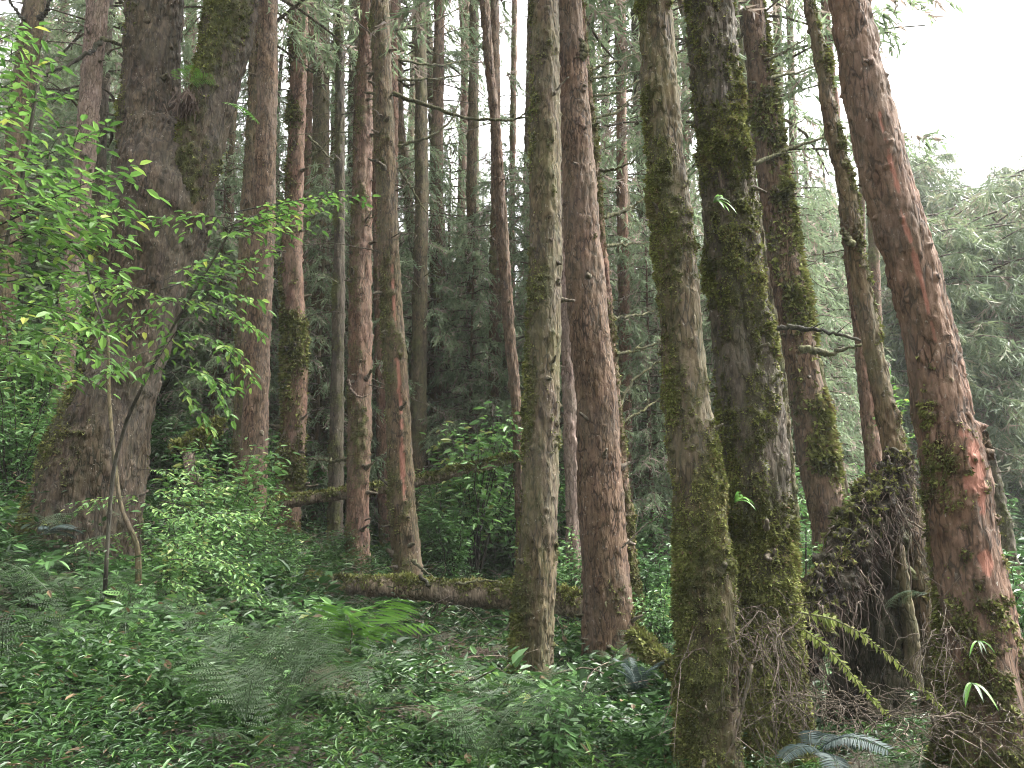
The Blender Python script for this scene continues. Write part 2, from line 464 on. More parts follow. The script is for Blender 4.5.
# ------------------------------------------------------------------ trunks in full detail
def trunk_geo(P, rad, nth, seed, moss=0.0, moss_dir=(-0.5, -0.3), base_z=0.0, lobes=0.1, rough=1.0, moss_base=0.6, knots=20, reds=(), whites=(), moss_h=1.2, zmax=99, moss_patches=()):
    rng = np.random.default_rng(seed)
    T, U, W = frames(P)
    th = np.arange(nth) / nth * 2 * np.pi
    D = U[:, None] * np.cos(th)[None, :, None] + W[:, None] * np.sin(th)[None, :, None]
    n = len(P)
    rr = np.repeat(rad[:, None], nth, 1)
    h = (P[:, 2] - base_z)[:, None]
    ph = rng.uniform(0, 6.28, 3)
    lob = (np.sin(3 * th + ph[0]) + 0.7 * np.sin(5 * th + ph[1]))[None]
    rr = rr * (1 + lobes * 0.25 * lob + lobes * lob * np.exp(-np.maximum(h, 0) / 0.55))
    Q = (P[:, None] + D * rr[..., None]).reshape(-1, 3)
    sh = (n, nth)
    lump = fbm(Q * [3.0, 3.0, 1.6], seed + 1, 3).reshape(sh)
    fibre = fbm(Q * [42, 42, 5], seed + 2, 3).reshape(sh)
    flake = fbm(Q * [20, 20, 9], seed + 3, 3).reshape(sh)
    mn = fbm(Q * [4.5, 4.5, 2.0], seed + 4, 4).reshape(sh)
    mf = fbm(Q * 22, seed + 5, 3).reshape(sh)
    md = D[..., 0] * moss_dir[0] + D[..., 1] * moss_dir[1]
    bias = moss + moss_base * np.exp(-np.maximum(h, 0) / moss_h)
    for z0, z1, amt in moss_patches:
        bias = bias + amt * sstep(h, z0 - 0.3, z0 + 0.3) * (1 - sstep(h, z1 - 0.3, z1 + 0.3))
    ms = np.clip(0.06 + 0.54 * mn + 0.22 * mf + bias + 0.42 * md, 0, 1)
    mask = sstep(ms + 0.3 * mf, 0.3, 0.8)
    disp = rad[:, None] * 0.055 * lump + rough * (0.007 * fibre + 0.012 * np.maximum(flake, 0) ** 1.5 - 0.004 * np.maximum(-flake, 0))
    fur = fbm(Q * [13, 13, 2.6] + 0.5 * mn.reshape(-1, 1), seed + 7, 3).reshape(sh)
    disp = disp - rough * 0.007 * (1 - sstep(np.abs(fur), 0.02, 0.20)) + rough * 0.006 * sstep(flake, 0.05, 0.3)
    disp = disp + mask * (0.010 + 0.016 * np.maximum(mf, -0.3) + 0.02 * np.maximum(mn, 0))
    red = np.zeros(sh); wht = np.zeros(sh)
    # knots and branch scars
    zs = P[:, 2]
    zlo, zhi = max(zs.min(), base_z + 0.3), min(zs.max(), zmax)
    for _ in range(knots):
        kz, kt = rng.uniform(zlo, zhi), rng.uniform(0, 6.28)
        sz = rng.uniform(0.009, 0.024)
        w = np.where(abs(zs - kz) < 0.2)[0]
        if not len(w): continue
        a = np.angle(np.exp(1j * (th - kt)))[None] * rad[w].mean()
        zr = zs[w][:, None] - kz
        wid = rng.uniform(0.8, 1.5)
        disp[w] += np.exp(-(a / (sz * wid)) ** 2 - (zr / (sz * rng.uniform(0.5, 1.0))) ** 2) * rng.uniform(0.010, 0.034)
        disp[w] -= np.exp(-(a / (sz * wid)) ** 2 - ((zr + 1.4 * sz) / sz) ** 2) * rng.uniform(0.0, 0.014)
    for kind, lst in ((0, reds), (1, whites)):
        for kt, kz, wt_, hz, pr in lst:                    # angle, height, half width m, half height m, swelling
            a = np.angle(np.exp(1j * (th - kt)))[None] * rr
            e = (a / wt_) ** 2 + ((zs[:, None] - kz) / hz) ** 2 + 1.3 * mn + 0.9 * flake + 0.5 * mf
            mk = 1 - sstep(e, 0.5, 1.1)
            if kind: wht = np.maximum(wht, mk * sstep(flake + 0.7 * mf, 0.0, 0.35))
            else:
                red = np.maximum(red, mk); ms = ms * (1 - mk); 
            disp = disp + pr * np.exp(-((a / (1.6 * wt_)) ** 2 + ((zs[:, None] - kz - 0.8 * hz) / (0.5 * hz)) ** 2))
    rr = rr + disp
    V = (P[:, None] + D * rr[..., None])
    return V.reshape(-1, 3), D.reshape(-1, 3), np.clip(ms, 0, 1).ravel(), red.ravel(), wht.ravel(), grid_faces(n, nth)

def moss_tufts(V, D, ms, seed, count, size=(0.012, 0.034)):
    rng = np.random.default_rng(seed)
    p = np.clip(ms - 0.22, 0, 1) ** 1.1
    p = p + 1e-9
    idx = rng.choice(len(V), count, p=p / p.sum())
    d = D[idx] * rng.uniform(0.5, 1.2, (count, 1)) + rng.normal(size=(count, 3)) * 0.5 + np.array([0, 0, -0.45])
    L = rng.uniform(size[0], size[1], count) * (0.7 + 0.8 * ms[idx])
    v = np.clip(rng.normal(0.5, 0.2, count) + 0.5 * (fbm(V[idx] * 5, seed, 2)), 0, 0.95)
    v[rng.random(count) < 0.05] = 1.0
    Vb, Fb, vb = blades(V[idx] - D[idx] * 0.006, d, L, L * 0.75, v, rng)
    return Vb, Fb, vb

def stub_mesh(seed):
    rng = np.random.default_rng(seed)
    L = rng.uniform(0.05, 0.14)
    t = np.linspace(-0.25, 1, 7)
    P = np.stack([t * L, 0.015 * np.sin(3 * t + seed), 0.35 * L * t * t * rng.uniform(-1, 1)], 1)
    r = np.interp(t, [-0.25, 0, 0.4, 1], [0.030, 0.024, 0.015, 0.009]) * rng.uniform(0.8, 1.25)
    V, F = tube(P, r, 8, 0.35, seed)
    return mesh('branch_stub', V, F, M_TWIG, True, moss=np.full(len(V), 0.25 + 0.3 * rng.random()))
STUBS = [stub_mesh(s) for s in range(7)]

def bezier_px(pts, Y, dY=0.0, n=14):
    P = np.array([at(px, py, Y + dY * k / max(1, len(pts) - 1)) for k, (px, py) in enumerate(pts)])
    s = np.linspace(0, len(P) - 1, n)
    Q = np.stack([np.interp(s, np.arange(len(P)), P[:, i]) for i in range(3)], 1)
    K = np.array([0.25, 0.5, 0.25])
    for _ in range(2):
        Q[1:-1] = 0.25 * Q[:-2] + 0.5 * Q[1:-1] + 0.25 * Q[2:]
    return Q

def branch_part(parent, base, pts, Y, w, dY=0.0, mat=None, twigs=0, seed=0, name='branch', rough=0.25):
    P = bezier_px(pts, Y, dY, 24)
    d = depth_of(P[0])
    r0 = 0.5 * w * d / F_PX
    rng = np.random.default_rng(seed + int(pts[0][0] * 7 + pts[0][1]))
    P[1:-1] += rng.normal(size=(len(P) - 2, 3)) * r0 * 0.35
    r = np.linspace(1, 0.35, len(P)) * r0
    tubes = [tube(P - base, r, 7, rough, seed)]
    for k in range(twigs):
        i0 = rng.integers(5, len(P) - 1)
        dr = unit(P[-1] - P[0]) * rng.uniform(0.3, 0.8) + rng.normal(size=3) * 0.55
        L = rng.uniform(0.12, 0.4)
        t = np.linspace(0, 1, 5)[:, None]
        tubes.append(tube(P[i0] - base + dr * L * t + np.array([0, 0, -0.12]) * L * t * t, np.linspace(1, 0.4, 5) * r[i0] * 0.45, 4))
    V, F = join(tubes)
    return link(name, mesh(name, V, F, mat or M_MBR, True, moss=np.full(len(V), 0.3)), None, parent)

def tree(label, pts, Y, bark='brown', moss=0.0, moss_dir=(-0.5, -0.3), seed=1, nth=64, ds=0.03, stubs=8, tufts=4000, height=17.0, top_r=0.45, crown=None,
         branches=(), lobes=0.1, knots=24, reds=(), whites=(), rough=1.0, moss_base=0.5, moss_h=1.0, name='cedar_tree', patches=(), dead=0, group=None, extra=None, sink=0.35, tuft=(0.012, 0.034), dY=0.0, stub_s=1.0):
    """pts: sight lines (px, py, width px) from the top of the frame down to the foot"""
    rng = np.random.default_rng(seed * 13 + 5)
    A = []
    npt = len(pts)
    for k, (px, py, w) in enumerate(pts):
        P = at(px, py, Y + dY * (1 - k / max(1, npt - 1)))
        A.append([*P, 0.5 * w * depth_of(P) / F_PX])
    A = np.array(A)[::-1]                                       # foot first
    gz = float(terrain(A[0, 0], A[0, 1]))
    if A[0, 2] > gz - 0.02:                                     # carry the foot down into the ground
        foot = A[0].copy(); foot[:3] += (A[0, :3] - A[1, :3]) / (A[0, 2] - A[1, 2]) * (gz - sink - A[0, 2]); foot[3] *= 1.12
        A = np.concatenate([foot[None], A])
    top_vis = A[-1].copy()
    dirn = (A[-1, :3] - A[-2, :3]) / (A[-1, 2] - A[-2, 2])
    dirn = 0.5 * dirn + 0.5 * np.array([0, 0, 1.0]); dirn /= dirn[2]
    Q = resample(A, ds)
    if height > top_vis[2] + 0.5:
        k = 12
        zz = np.linspace(0, 1, k + 1)[1:, None]
        ext = np.concatenate([top_vis[:3] + dirn * (height - top_vis[2]) * zz, top_vis[3] * (1 - (1 - top_r) * zz)], 1)
        Q = np.concatenate([Q, resample(np.concatenate([Q[-1:], ext]), 0.25)[1:]])
    base = np.array([A[0, 0], A[0, 1], gz])
    t = thing(name, label, 'tree', base, group)
    V, D, ms, red, wht, F = trunk_geo(Q[:, :3], Q[:, 3], nth, seed, moss, moss_dir, gz, lobes, rough, moss_base, knots, reds, whites, moss_h, top_vis[2] + 0.5, patches)
    link('trunk', mesh('trunk', V - base, F, BARK[bark], True, moss=ms, red=red, white=wht), None, t)
    vis = V[:, 2] < top_vis[2] + 0.4
    if tufts and (ms[vis] > 0.5).any():
        Vb, Fb, vb = moss_tufts(V[vis], D[vis], ms[vis], seed, tufts, tuft)
        m = link('moss', mesh('moss', Vb - base, Fb, M_MOSS, False, v=vb), None, t)
        m['kind'] = 'stuff'
    for k in range(stubs):
        i0 = rng.integers(int(0.08 * len(Q)), len(Q))
        if Q[i0, 2] > top_vis[2]: i0 = rng.integers(10, max(11, int(0.8 * len(A) * 5)))
        i0 = min(i0, len(Q) - 1)
        az = rng.uniform(-math.pi, 0.2) if rng.random() < 0.8 else rng.uniform(0, 6.28)
        p = Q[i0, :3] + np.array([math.cos(az), math.sin(az), 0]) * Q[i0, 3] * 1.0 - base
        s = link('branch_stub', STUBS[(k + seed) % len(STUBS)], None, t)
        s.location = Vector(p); s.rotation_euler = (rng.uniform(0, 6), rng.uniform(-0.6, 0.3), az)
        q = rng.uniform(0.55, 1.2) * min(1.3, Q[i0, 3] / 0.18) * stub_s; s.scale = (q, q, q)
    for b in branches:
        branch_part(t, base, **b)
    for k in range(dead):                                      # dead side branches
        i0 = rng.integers(int(0.3 * len(Q)), len(Q))
        if Q[i0, 2] > top_vis[2] + 1: continue
        az = rng.uniform(0, 6.28); L = rng.uniform(0.5, 1.8)
        tt = np.linspace(0, 1, 9)[:, None]
        o = np.array([math.cos(az), math.sin(az), 0])
        up = rng.uniform(-0.15, 0.35)
        P = Q[i0, :3] - base + o * L * tt + np.array([0, 0, 1.0]) * L * (up * tt - 0.25 * tt * tt) + rng.normal(size=(9, 3)) * 0.012
        tb = [tube(P, np.linspace(0.013, 0.004, 9), 5)]
        for j in range(rng.integers(2, 6)):
            jj = rng.integers(3, 9)
            dd = o * rng.uniform(0.2, 0.8) + rng.normal(size=3) * 0.5
            tb.append(tube(P[jj] + dd * rng.uniform(0.15, 0.45) * np.linspace(0, 1, 4)[:, None], np.linspace(0.005, 0.002, 4), 4))
        V2, F2 = join(tb)
        link('branch', mesh('branch', V2, F2, M_TWIG if rng.random() < 0.6 else M_MBR, True, moss=np.full(len(V2), 0.25)), None, t)
    if crown is not None and crown >= 0:
        cmv, lmb = CROWNS[crown % 5]
        i0 = int(np.argmin(abs(Q[:, 2] - (height - 9.5)))) if height > 12 else len(Q) - 1
        for nm, me in (('crown', cmv), ('limbs', lmb)):
            o = link(nm, me, None, t)
            o.location = Vector(Q[i0, :3] - base); o.rotation_euler = (0, 0, rng.uniform(0, 6))
            o.scale = (1.25, 1.25, 0.95)
    if extra: extra(t, base)
    return t, base, Q

def ang_to_cam(): return -math.pi / 2        # trunk side that faces the camera (theta with U=+X, W~+Y)

# ---- nearest trunks
tree('large leaning tree with a red bark scar beside the root mass', [(848, 0, 33.8), (861, 67, 41.4), (875, 133, 44.2), (892, 200, 46.1), (910, 256, 47.0), (931, 339, 47.9), (945, 423, 54.5), (956, 470, 62.0), (960, 512, 62.0), (975, 600, 67.7), (985, 680, 79.0), (992, 750, 94.0)],
     5.4, 'russet', -0.30, (-0.55, -0.35), 11, 120, 0.013, 6, 26000, 15, 0.6, None, lobes=0.12, knots=80, moss_base=0.62, moss_h=1.9, patches=[(3.2, 12, -0.35)],
     branches=[dict(pts=[(968, 446), (982, 438), (988, 446), (984, 456)], Y=5.35, w=17, rough=0.7, mat=BARK['red'])], reds=[(-1.45, 1.98, 0.10, 0.23, 0.02), (-1.9, 3.35, 0.016, 0.42, 0.0), (-1.75, 4.05, 0.018, 0.35, 0.0), (-1.6, 1.42, 0.035, 0.08, 0.0), (-0.3, 2.2, 0.05, 0.05, 0.05)])
tree('thick dark mossy tree with shaggy moss, strap leaved ferns and dead fronds at its foot', [(709, 0, 45), (716, 100, 45), (729, 200, 51), (733, 256, 55), (745, 350, 60), (755, 450, 66), (758, 550, 66), (762, 650, 70), (766, 760, 84)],
     6.1, 'dark', 0.27, (-0.2, -0.3), 12, 120, 0.014, 12, 85000, 17, 0.55, None, lobes=0.12, knots=90, moss_base=0.35, moss_h=1.5, rough=1.5, whites=[(-1.5, 2.1, 0.03, 0.10, 0.0)], tuft=(0.010, 0.030))
tree('straight mossy tree with a white lichen patch, next to the thick dark mossy one', [(656, 0, 30), (661, 100, 36), (670, 200, 39), (676, 256, 38), (683, 340, 40), (690, 420, 45), (700, 512, 50), (706, 600, 56), (709, 680, 58), (712, 768, 64)],
     5.6, 'grey', 0.15, (-0.45, -0.2), 13, 112, 0.013, 10, 60000, 16, 0.5, None, knots=80, moss_base=0.35, moss_h=1.4, whites=[(-1.35, 2.02, 0.06, 0.16, 0.0), (-1.2, 1.55, 0.05, 0.10, 0.0)],
     patches=[(3.3, 3.9, 0.2), (1.8, 2.6, 0.15)], tuft=(0.008, 0.024))
tree('slim upright greenish brown tree just in front of the reddish one', [(545, 0, 26), (546, 128, 28), (546, 256, 32), (543, 400, 33), (539, 512, 36), (536, 600, 39), (532, 700, 42)],
     8.0, 'grey', 0.1, (-0.6, -0.1), 14, 96, 0.018, 12, 14000, 17, 0.55, None, knots=110, moss_base=0.25,
     branches=[dict(pts=[(553, 95), (561, 85), (569, 76)], Y=7.85, w=3, mat=M_TWIG), dict(pts=[(532, 108), (522, 116), (510, 122)], Y=8, w=2.5)])
tree('reddish tree with bare stubbed bark standing close behind the slim greenish one', [(569, 0, 24), (573, 60, 26), (577, 130, 29), (584, 256, 37), (590, 340, 39), (598, 400, 41), (602, 512, 45), (609, 600, 48), (613, 680, 56)],
     9.3, 'red', -0.35, (0.6, 0.0), 15, 104, 0.018, 16, 6000, 18, 0.55, 4, knots=110, moss_base=0.45, moss_h=0.9,
     branches=[dict(pts=[(580, 60), (584, 46), (579, 38)], Y=9.2, w=9, rough=0.5)])
tree('thin stub covered trunk with orange moss hugging the back of the reddish tree', [(580, 0, 8), (588, 100, 10), (602, 256, 10), (614, 400, 13), (624, 512, 15), (632, 600, 17), (638, 690, 20)],
     9.7, 'orange', 0.15, (0.6, -0.3), 16, 48, 0.025, 26, 7000, 15, 0.6, None, knots=90, moss_base=0.5,
     branches=[dict(pts=[(590, 70), (615, 62), (640, 52)], Y=9.7, w=3.5, dY=0.4, twigs=3), dict(pts=[(592, 78), (616, 76), (644, 70)], Y=9.7, w=3, dY=0.5, twigs=3),
               dict(pts=[(592, 96), (622, 92), (642, 78), (656, 66)], Y=9.7, w=3, dY=0.6, twigs=4), dict(pts=[(594, 118), (618, 112), (634, 96), (640, 84)], Y=9.7, w=3.5, dY=0.5, twigs=4),
               dict(pts=[(601, 219), (620, 212), (636, 205), (650, 193)], Y=9.7, w=5, dY=0.3, twigs=3), dict(pts=[(603, 246), (622, 245), (648, 243)], Y=9.7, w=4, dY=0.4, twigs=2),
               dict(pts=[(598, 171), (614, 170), (636, 160)], Y=9.7, w=4, dY=-0.2, twigs=2),
               dict(pts=[(612, 318), (640, 315), (656, 310)], Y=9.7, w=3.5, dY=0.4, twigs=2), dict(pts=[(614, 355), (640, 349), (664, 341)], Y=9.7, w=4, dY=0.3, twigs=3),
               dict(pts=[(620, 424), (640, 412), (654, 402), (668, 394)], Y=9.7, w=3.5, dY=0.3, twigs=3), dict(pts=[(616, 430), (622, 400), (634, 378), (664, 360)], Y=9.7, w=5, dY=0.3, twigs=3)])
tree('leaning tree shaggy with moss shelves, seen between the thick mossy tree and the leaning pole', [(752, 0, 20), (762, 90, 24), (772, 170, 27), (784, 256, 30), (797, 330, 31), (808, 400, 33), (817, 460, 34), (830, 520, 36), (838, 575, 40)],
     10.6, 'red', 0.05, (0.7, -0.3), 17, 80, 0.022, 26, 14000, 18, 0.6, None, knots=120, moss_base=0.2, patches=[(3.9, 7.5, 0.35), (2.2, 3.2, 0.25)], tuft=(0.03, 0.08),
     branches=[dict(pts=[(754, 164), (780, 152), (822, 138), (846, 128)], Y=10.3, w=5, dY=0.3, twigs=5), dict(pts=[(765, 60), (785, 52), (806, 38)], Y=10.4, w=3.5, twigs=4),
               dict(pts=[(768, 78), (800, 72), (826, 62)], Y=10.4, w=3.5, dY=0.5, twigs=5), dict(pts=[(770, 328), (800, 328), (830, 332), (866, 342)], Y=9.9, w=6, dY=-0.6, mat=M_DSTEM, twigs=3),
               dict(pts=[(800, 350), (830, 354), (862, 345)], Y=10.2, w=8, dY=-0.4, rough=0.6), dict(pts=[(758, 140), (780, 132), (806, 118)], Y=10.4, w=3, dY=0.5, twigs=4)])
tree('slender leaning pole of a tree rising out of the root mass', [(807, 0, 8), (823, 67, 13), (832, 133, 14), (849, 200, 16), (856, 256, 17), (871, 339, 18), (888, 423, 20), (900, 480, 24), (915, 560, 28), (930, 640, 32), (940, 720, 36)],
     7.2, 'brown', 0.05, (0.7, -0.2), 18, 60, 0.02, 10, 9000, 13, 0.5, None, knots=20, moss_base=0.3,
     branches=[dict(pts=[(852, 245), (846, 236), (842, 228)], Y=7.1, w=8, rough=0.5)])
tree('dark straight tree top showing between the thick mossy tree and the shaggy leaning one', [(740, 0, 11), (744, 85, 12), (752, 220, 13), (764, 380, 14), (776, 540, 16)],
     12.5, 'dark', -0.1, seed=19, nth=40, ds=0.05, stubs=4, tufts=1500, height=17, crown=1, dead=10)

# ---- the giant with two stems
def giant(t, base):
    A = []
    for px, py, w in [(205, 300, 20), (205, 250, 30), (188, 195, 46), (197, 150, 46), (213, 100, 43), (222, 60, 43), (233, 0, 49)]:
        P = at(px, py, 8.35)
        A.append([*P, 0.5 * w * depth_of(P) / F_PX])
    A = np.array(A)
    A[0, :3] = at(150, 310, 8.6); A[1, :3] = at(170, 240, 8.55)
    top = A[-1]; d = (A[-1, :3] - A[-2, :3])
    A = np.concatenate([A, [[*(top[:3] + d * 4 + np.array([0, 0, 1])), top[3] * 0.8], [*(top[:3] + d * 8 + np.array([0, 0, 4])), top[3] * 0.6]]])
    Q = resample(A, 0.02)
    V, D, ms, red, wht, F = trunk_geo(Q[:, :3], Q[:, 3], 96, 41, 0.36, (-0.6, -0.3), -5, 0.08, 1.6, 0.0, 20, zmax=6.5)
    s = link('stem', mesh('stem', V - base, F, BARK['deep'], True, moss=ms, red=red, white=wht), None, t)
    vis = V[:, 2] < 7.5
    Vb, Fb, vb = moss_tufts(V[vis], D[vis], ms[vis], 42, 9000)
    m = link('moss', mesh('moss', Vb - base, Fb, M_MOSS, False, v=vb), None, t); m['kind'] = 'stuff'
    # dark litter and hanging moss caught in the fork
    rng = np.random.default_rng(77)
    n = 500
    C = at(188, 102, 8.1) + rng.normal(size=(n, 3)) * [0.055, 0.08, 0.06]
    L = rng.uniform(0.06, 0.2, n)
    Vb, Fb, vb = blades(C, rng.normal(size=(n, 3)) * 0.3 + [0, -0.2, -1], L, 0.02, rng.random(n) * 0.6, rng)
    link('fork_litter', mesh('fork_litter', Vb - base, Fb, M_DEADF, False, v=vb), None, t)
tree('giant old tree with a fork into two stems and a broad dark foot', [(155, 0, 52), (151, 87, 52), (149, 125, 56), (160, 165, 88), (163, 205, 100), (151, 250, 88), (140, 300, 72), (128, 350, 72), (113, 400, 78), (99, 450, 93), (88, 500, 102), (77, 550, 110), (70, 595, 122)],
     8.5, 'deep', -0.12, (-0.75, 0.1), 21, 150, 0.018, 6, 14000, 20, 0.6, None, knots=120, lobes=0.10, rough=1.9, moss_base=0.35, moss_h=1.6, name='twin_trunk_tree', extra=giant)

# ---- middle distance trunks
MID = [
    ('pair member with smooth reddish bark, in the gap beside the giant forked tree', [(267, 0, 20), (267, 100, 19), (264, 200, 22), (260, 300, 22), (256, 400, 24), (252, 500, 26), (249, 560, 30)], 13.0, 'red', -0.35, 6, 2500, 0),
    ('paler half hidden trunk touching the smooth reddish one', [(256, 0, 11), (255, 100, 13), (249, 200, 15), (245, 300, 16), (243, 400, 17), (241, 500, 18), (239, 560, 20)], 13.9, 'brown', -0.1, 8, 2500, 2),
    ('knotty tree with a bright green moss collar at mid height, behind the low mossy pole', [(300, 0, 17), (298, 100, 16), (295, 180, 17), (292, 256, 20), (295, 330, 22), (295, 400, 24), (292, 470, 24), (285, 540, 30)], 16.0, 'orange', 0.02, 22, 9000, 6),
    ('greenish trunk between the moss collared tree and the thin dark pole', [(322, 0, 15), (321, 150, 16), (319, 300, 20), (317, 400, 22), (315, 480, 23), (312, 560, 24)], 18.5, 'grey', 0.15, 10, 4000, 8),
    ('thin dark green pole in front of the greenish trunk', [(340, 0, 8), (340, 150, 9), (339, 300, 11), (337, 400, 13), (336, 500, 14), (335, 575, 16)], 15.2, 'dark', 0.15, 5, 2500, 12),
    ('rough flaky barked tree touching the straight red striped one', [(367, 0, 13), (365, 100, 16), (362, 200, 18), (360, 300, 22), (360, 400, 23), (358, 500, 21), (357, 600, 26)], 14.0, 'orange', 0.02, 30, 5000, 10),
    ('straight tall tree with red bark stripes and moss, standing behind the fallen log', [(380, 0, 18), (383, 100, 19), (387, 200, 20), (391, 300, 21), (398, 400, 23), (402, 500, 26), (408, 560, 29), (409, 630, 32)], 12.9, 'brown', 0.0, 26, 7000, 10),
    ('thin trunk right behind the red striped one, lost in dark foliage', [(397, 0, 8), (399, 120, 9), (413, 240, 9), (424, 300, 10), (427, 420, 11), (430, 540, 12)], 20.0, 'brown', 0.0, 4, 800, 10),
    ('slim pale brown trunk in the dark gap over the mossy pole', [(425, 0, 9), (434, 120, 10), (441, 260, 11), (444, 360, 12), (447, 450, 12), (449, 550, 14)], 22.0, 'brown', 0.0, 4, 800, 8),
    ('lone slender tree curving up through the middle gap into white sky', [(484, 0, 9), (490, 70, 9), (496, 128, 9), (504, 256, 11), (510, 340, 11), (516, 400, 10), (519, 450, 11), (524, 580, 13)], 14.9, 'red', -0.25, 6, 1200, 4),
    ('faint slim trunk just behind the lone slender tree', [(488, 0, 6), (495, 150, 7), (500, 300, 8), (502, 400, 8), (505, 570, 10)], 21.0, 'brown', 0.0, 3, 600, 10),
    ('pale pinkish trunk glimpsed between the slim greenish tree and the reddish one', [(560, 100, 9), (563, 250, 11), (568, 350, 13), (571, 430, 15), (574, 520, 16), (576, 600, 18)], 14.0, 'pale', -0.3, 5, 700, 3),
    ('pale pinkish trunk above the bright sapling leaves, beside the giant', [(98, 0, 20), (92, 70, 19), (86, 140, 19), (76, 250, 19), (64, 350, 20), (52, 480, 22)], 13.5, 'pale', -0.4, 8, 400, 3),
    ('dark thin trunk between the pale pinkish one and the giant', [(107, 0, 12), (104, 60, 12), (100, 130, 13), (96, 250, 14), (90, 420, 16)], 16.5, 'dark', 0.0, 6, 800, 8),
    ('grooved brown trunk at the upper corner with two bare limbs', [(35, 0, 19), (30, 40, 20), (22, 90, 19), (14, 180, 20), (4, 300, 22)], 13.0, 'brown', -0.1, 6, 1200, 2),
    ('slim pinkish trunk framed by the leaning pole and the root mass', [(838, 150, 9), (850, 256, 11), (862, 340, 14), (868, 400, 16), (874, 460, 17), (878, 540, 18)], 13.0, 'orange', -0.3, 5, 700, 2),
    ('thin mossy stem close beside the thick dark mossy tree', [(752, 180, 7), (764, 260, 8), (778, 360, 10), (785, 430, 11), (792, 520, 12), (796, 590, 13)], 11.8, 'grey', 0.3, 8, 2500, 4),
    ('dim broken trunk seen beyond the lower flank of the large leaning tree', [(978, 430, 12), (984, 450, 14), (990, 470, 16), (1002, 530, 18), (1012, 590, 20)], 13.5, 'dark', 0.0, 5, 900, 6),
    ('dim slender trunk showing between the reddish tree and the lichen patched one', [(618, 0, 8), (622, 150, 9), (630, 300, 10), (636, 420, 12), (640, 520, 13), (645, 600, 14)], 17.5, 'brown', 0.1, 5, 900, 12),
    ('dark slim trunk half hidden by the lichen patched tree', [(634, 0, 7), (640, 150, 8), (648, 300, 9), (655, 420, 10), (661, 560, 11)], 20.0, 'dark', 0.0, 4, 500, 12),
    ('mossy thin trunk seen through the gap over the root mass', [(790, 250, 8), (812, 340, 9), (828, 420, 10), (846, 500, 11), (856, 560, 12)], 15.0, 'grey', 0.25, 5, 1500, 6),
    ('slender trunk between the red striped tree and its thin dark neighbours', [(374, 120, 8), (378, 260, 9), (381, 400, 10), (384, 500, 11), (387, 570, 12)], 17.5, 'orange', -0.1, 5, 600, 8),
    ('thin grey trunk in the dim gap behind the fallen log', [(462, 0, 6), (468, 150, 7), (474, 300, 8), (478, 420, 9), (482, 540, 10)], 25.0, 'brown', 0.0, 3, 300, 8),
    ('dim brown trunk behind the moss collared tree', [(272, 0, 9), (274, 150, 10), (274, 300, 11), (272, 420, 12), (270, 520, 13)], 21.0, 'brown', 0.0, 4, 600, 8),
    ('slim dusky trunk in front of the pale slope, under the leaning pole', [(760, 330, 8), (790, 400, 9), (803, 470, 10), (812, 560, 11)], 17.0, 'brown', 0.1, 4, 600, 8),
]
rgm = np.random.default_rng(71)
for k, (px, Y) in enumerate([(301, 19), (327, 22), (349, 21), (352, 17), (392, 18.5), (405, 24), (418, 17.5), (437, 19), (456, 23), (468, 20), (477, 26), (494, 18), (510, 23), (528, 21), (596, 20), (611, 24), (627, 16.5), (648, 22), (661, 18), (678, 24), (690, 20), (222, 18), (206, 22), (185, 20), (130, 24), (808, 24), (792, 21), (866, 26), (880, 22)]):
    w = rgm.uniform(0.19, 0.32) * F_PX / Y
    lean = rgm.normal() * 6 - (px - 512) * 0.035
    gy_ = 532 + 839 * (1.6 - float(terrain((px - 512) / F_PX * Y, Y))) / Y
    tree('slim brown trunk among the crowded poles of the dim middle distance', [(px + lean, 0, w * 0.72), (px + 0.55 * lean + rgm.normal() * 2, 200, w * 0.85), (px + 0.2 * lean, 380, w), (px, gy_, w * 1.15)], Y, ['orange', 'brown', 'grey', 'red'][k % 4], rgm.uniform(-0.15, 0.2),
         seed=300 + k, nth=26, ds=0.08, stubs=4, tufts=900, height=15 + k % 4, dead=9, knots=12, group='slim trunks crowded in the middle distance', rough=1.3)
MT = {}
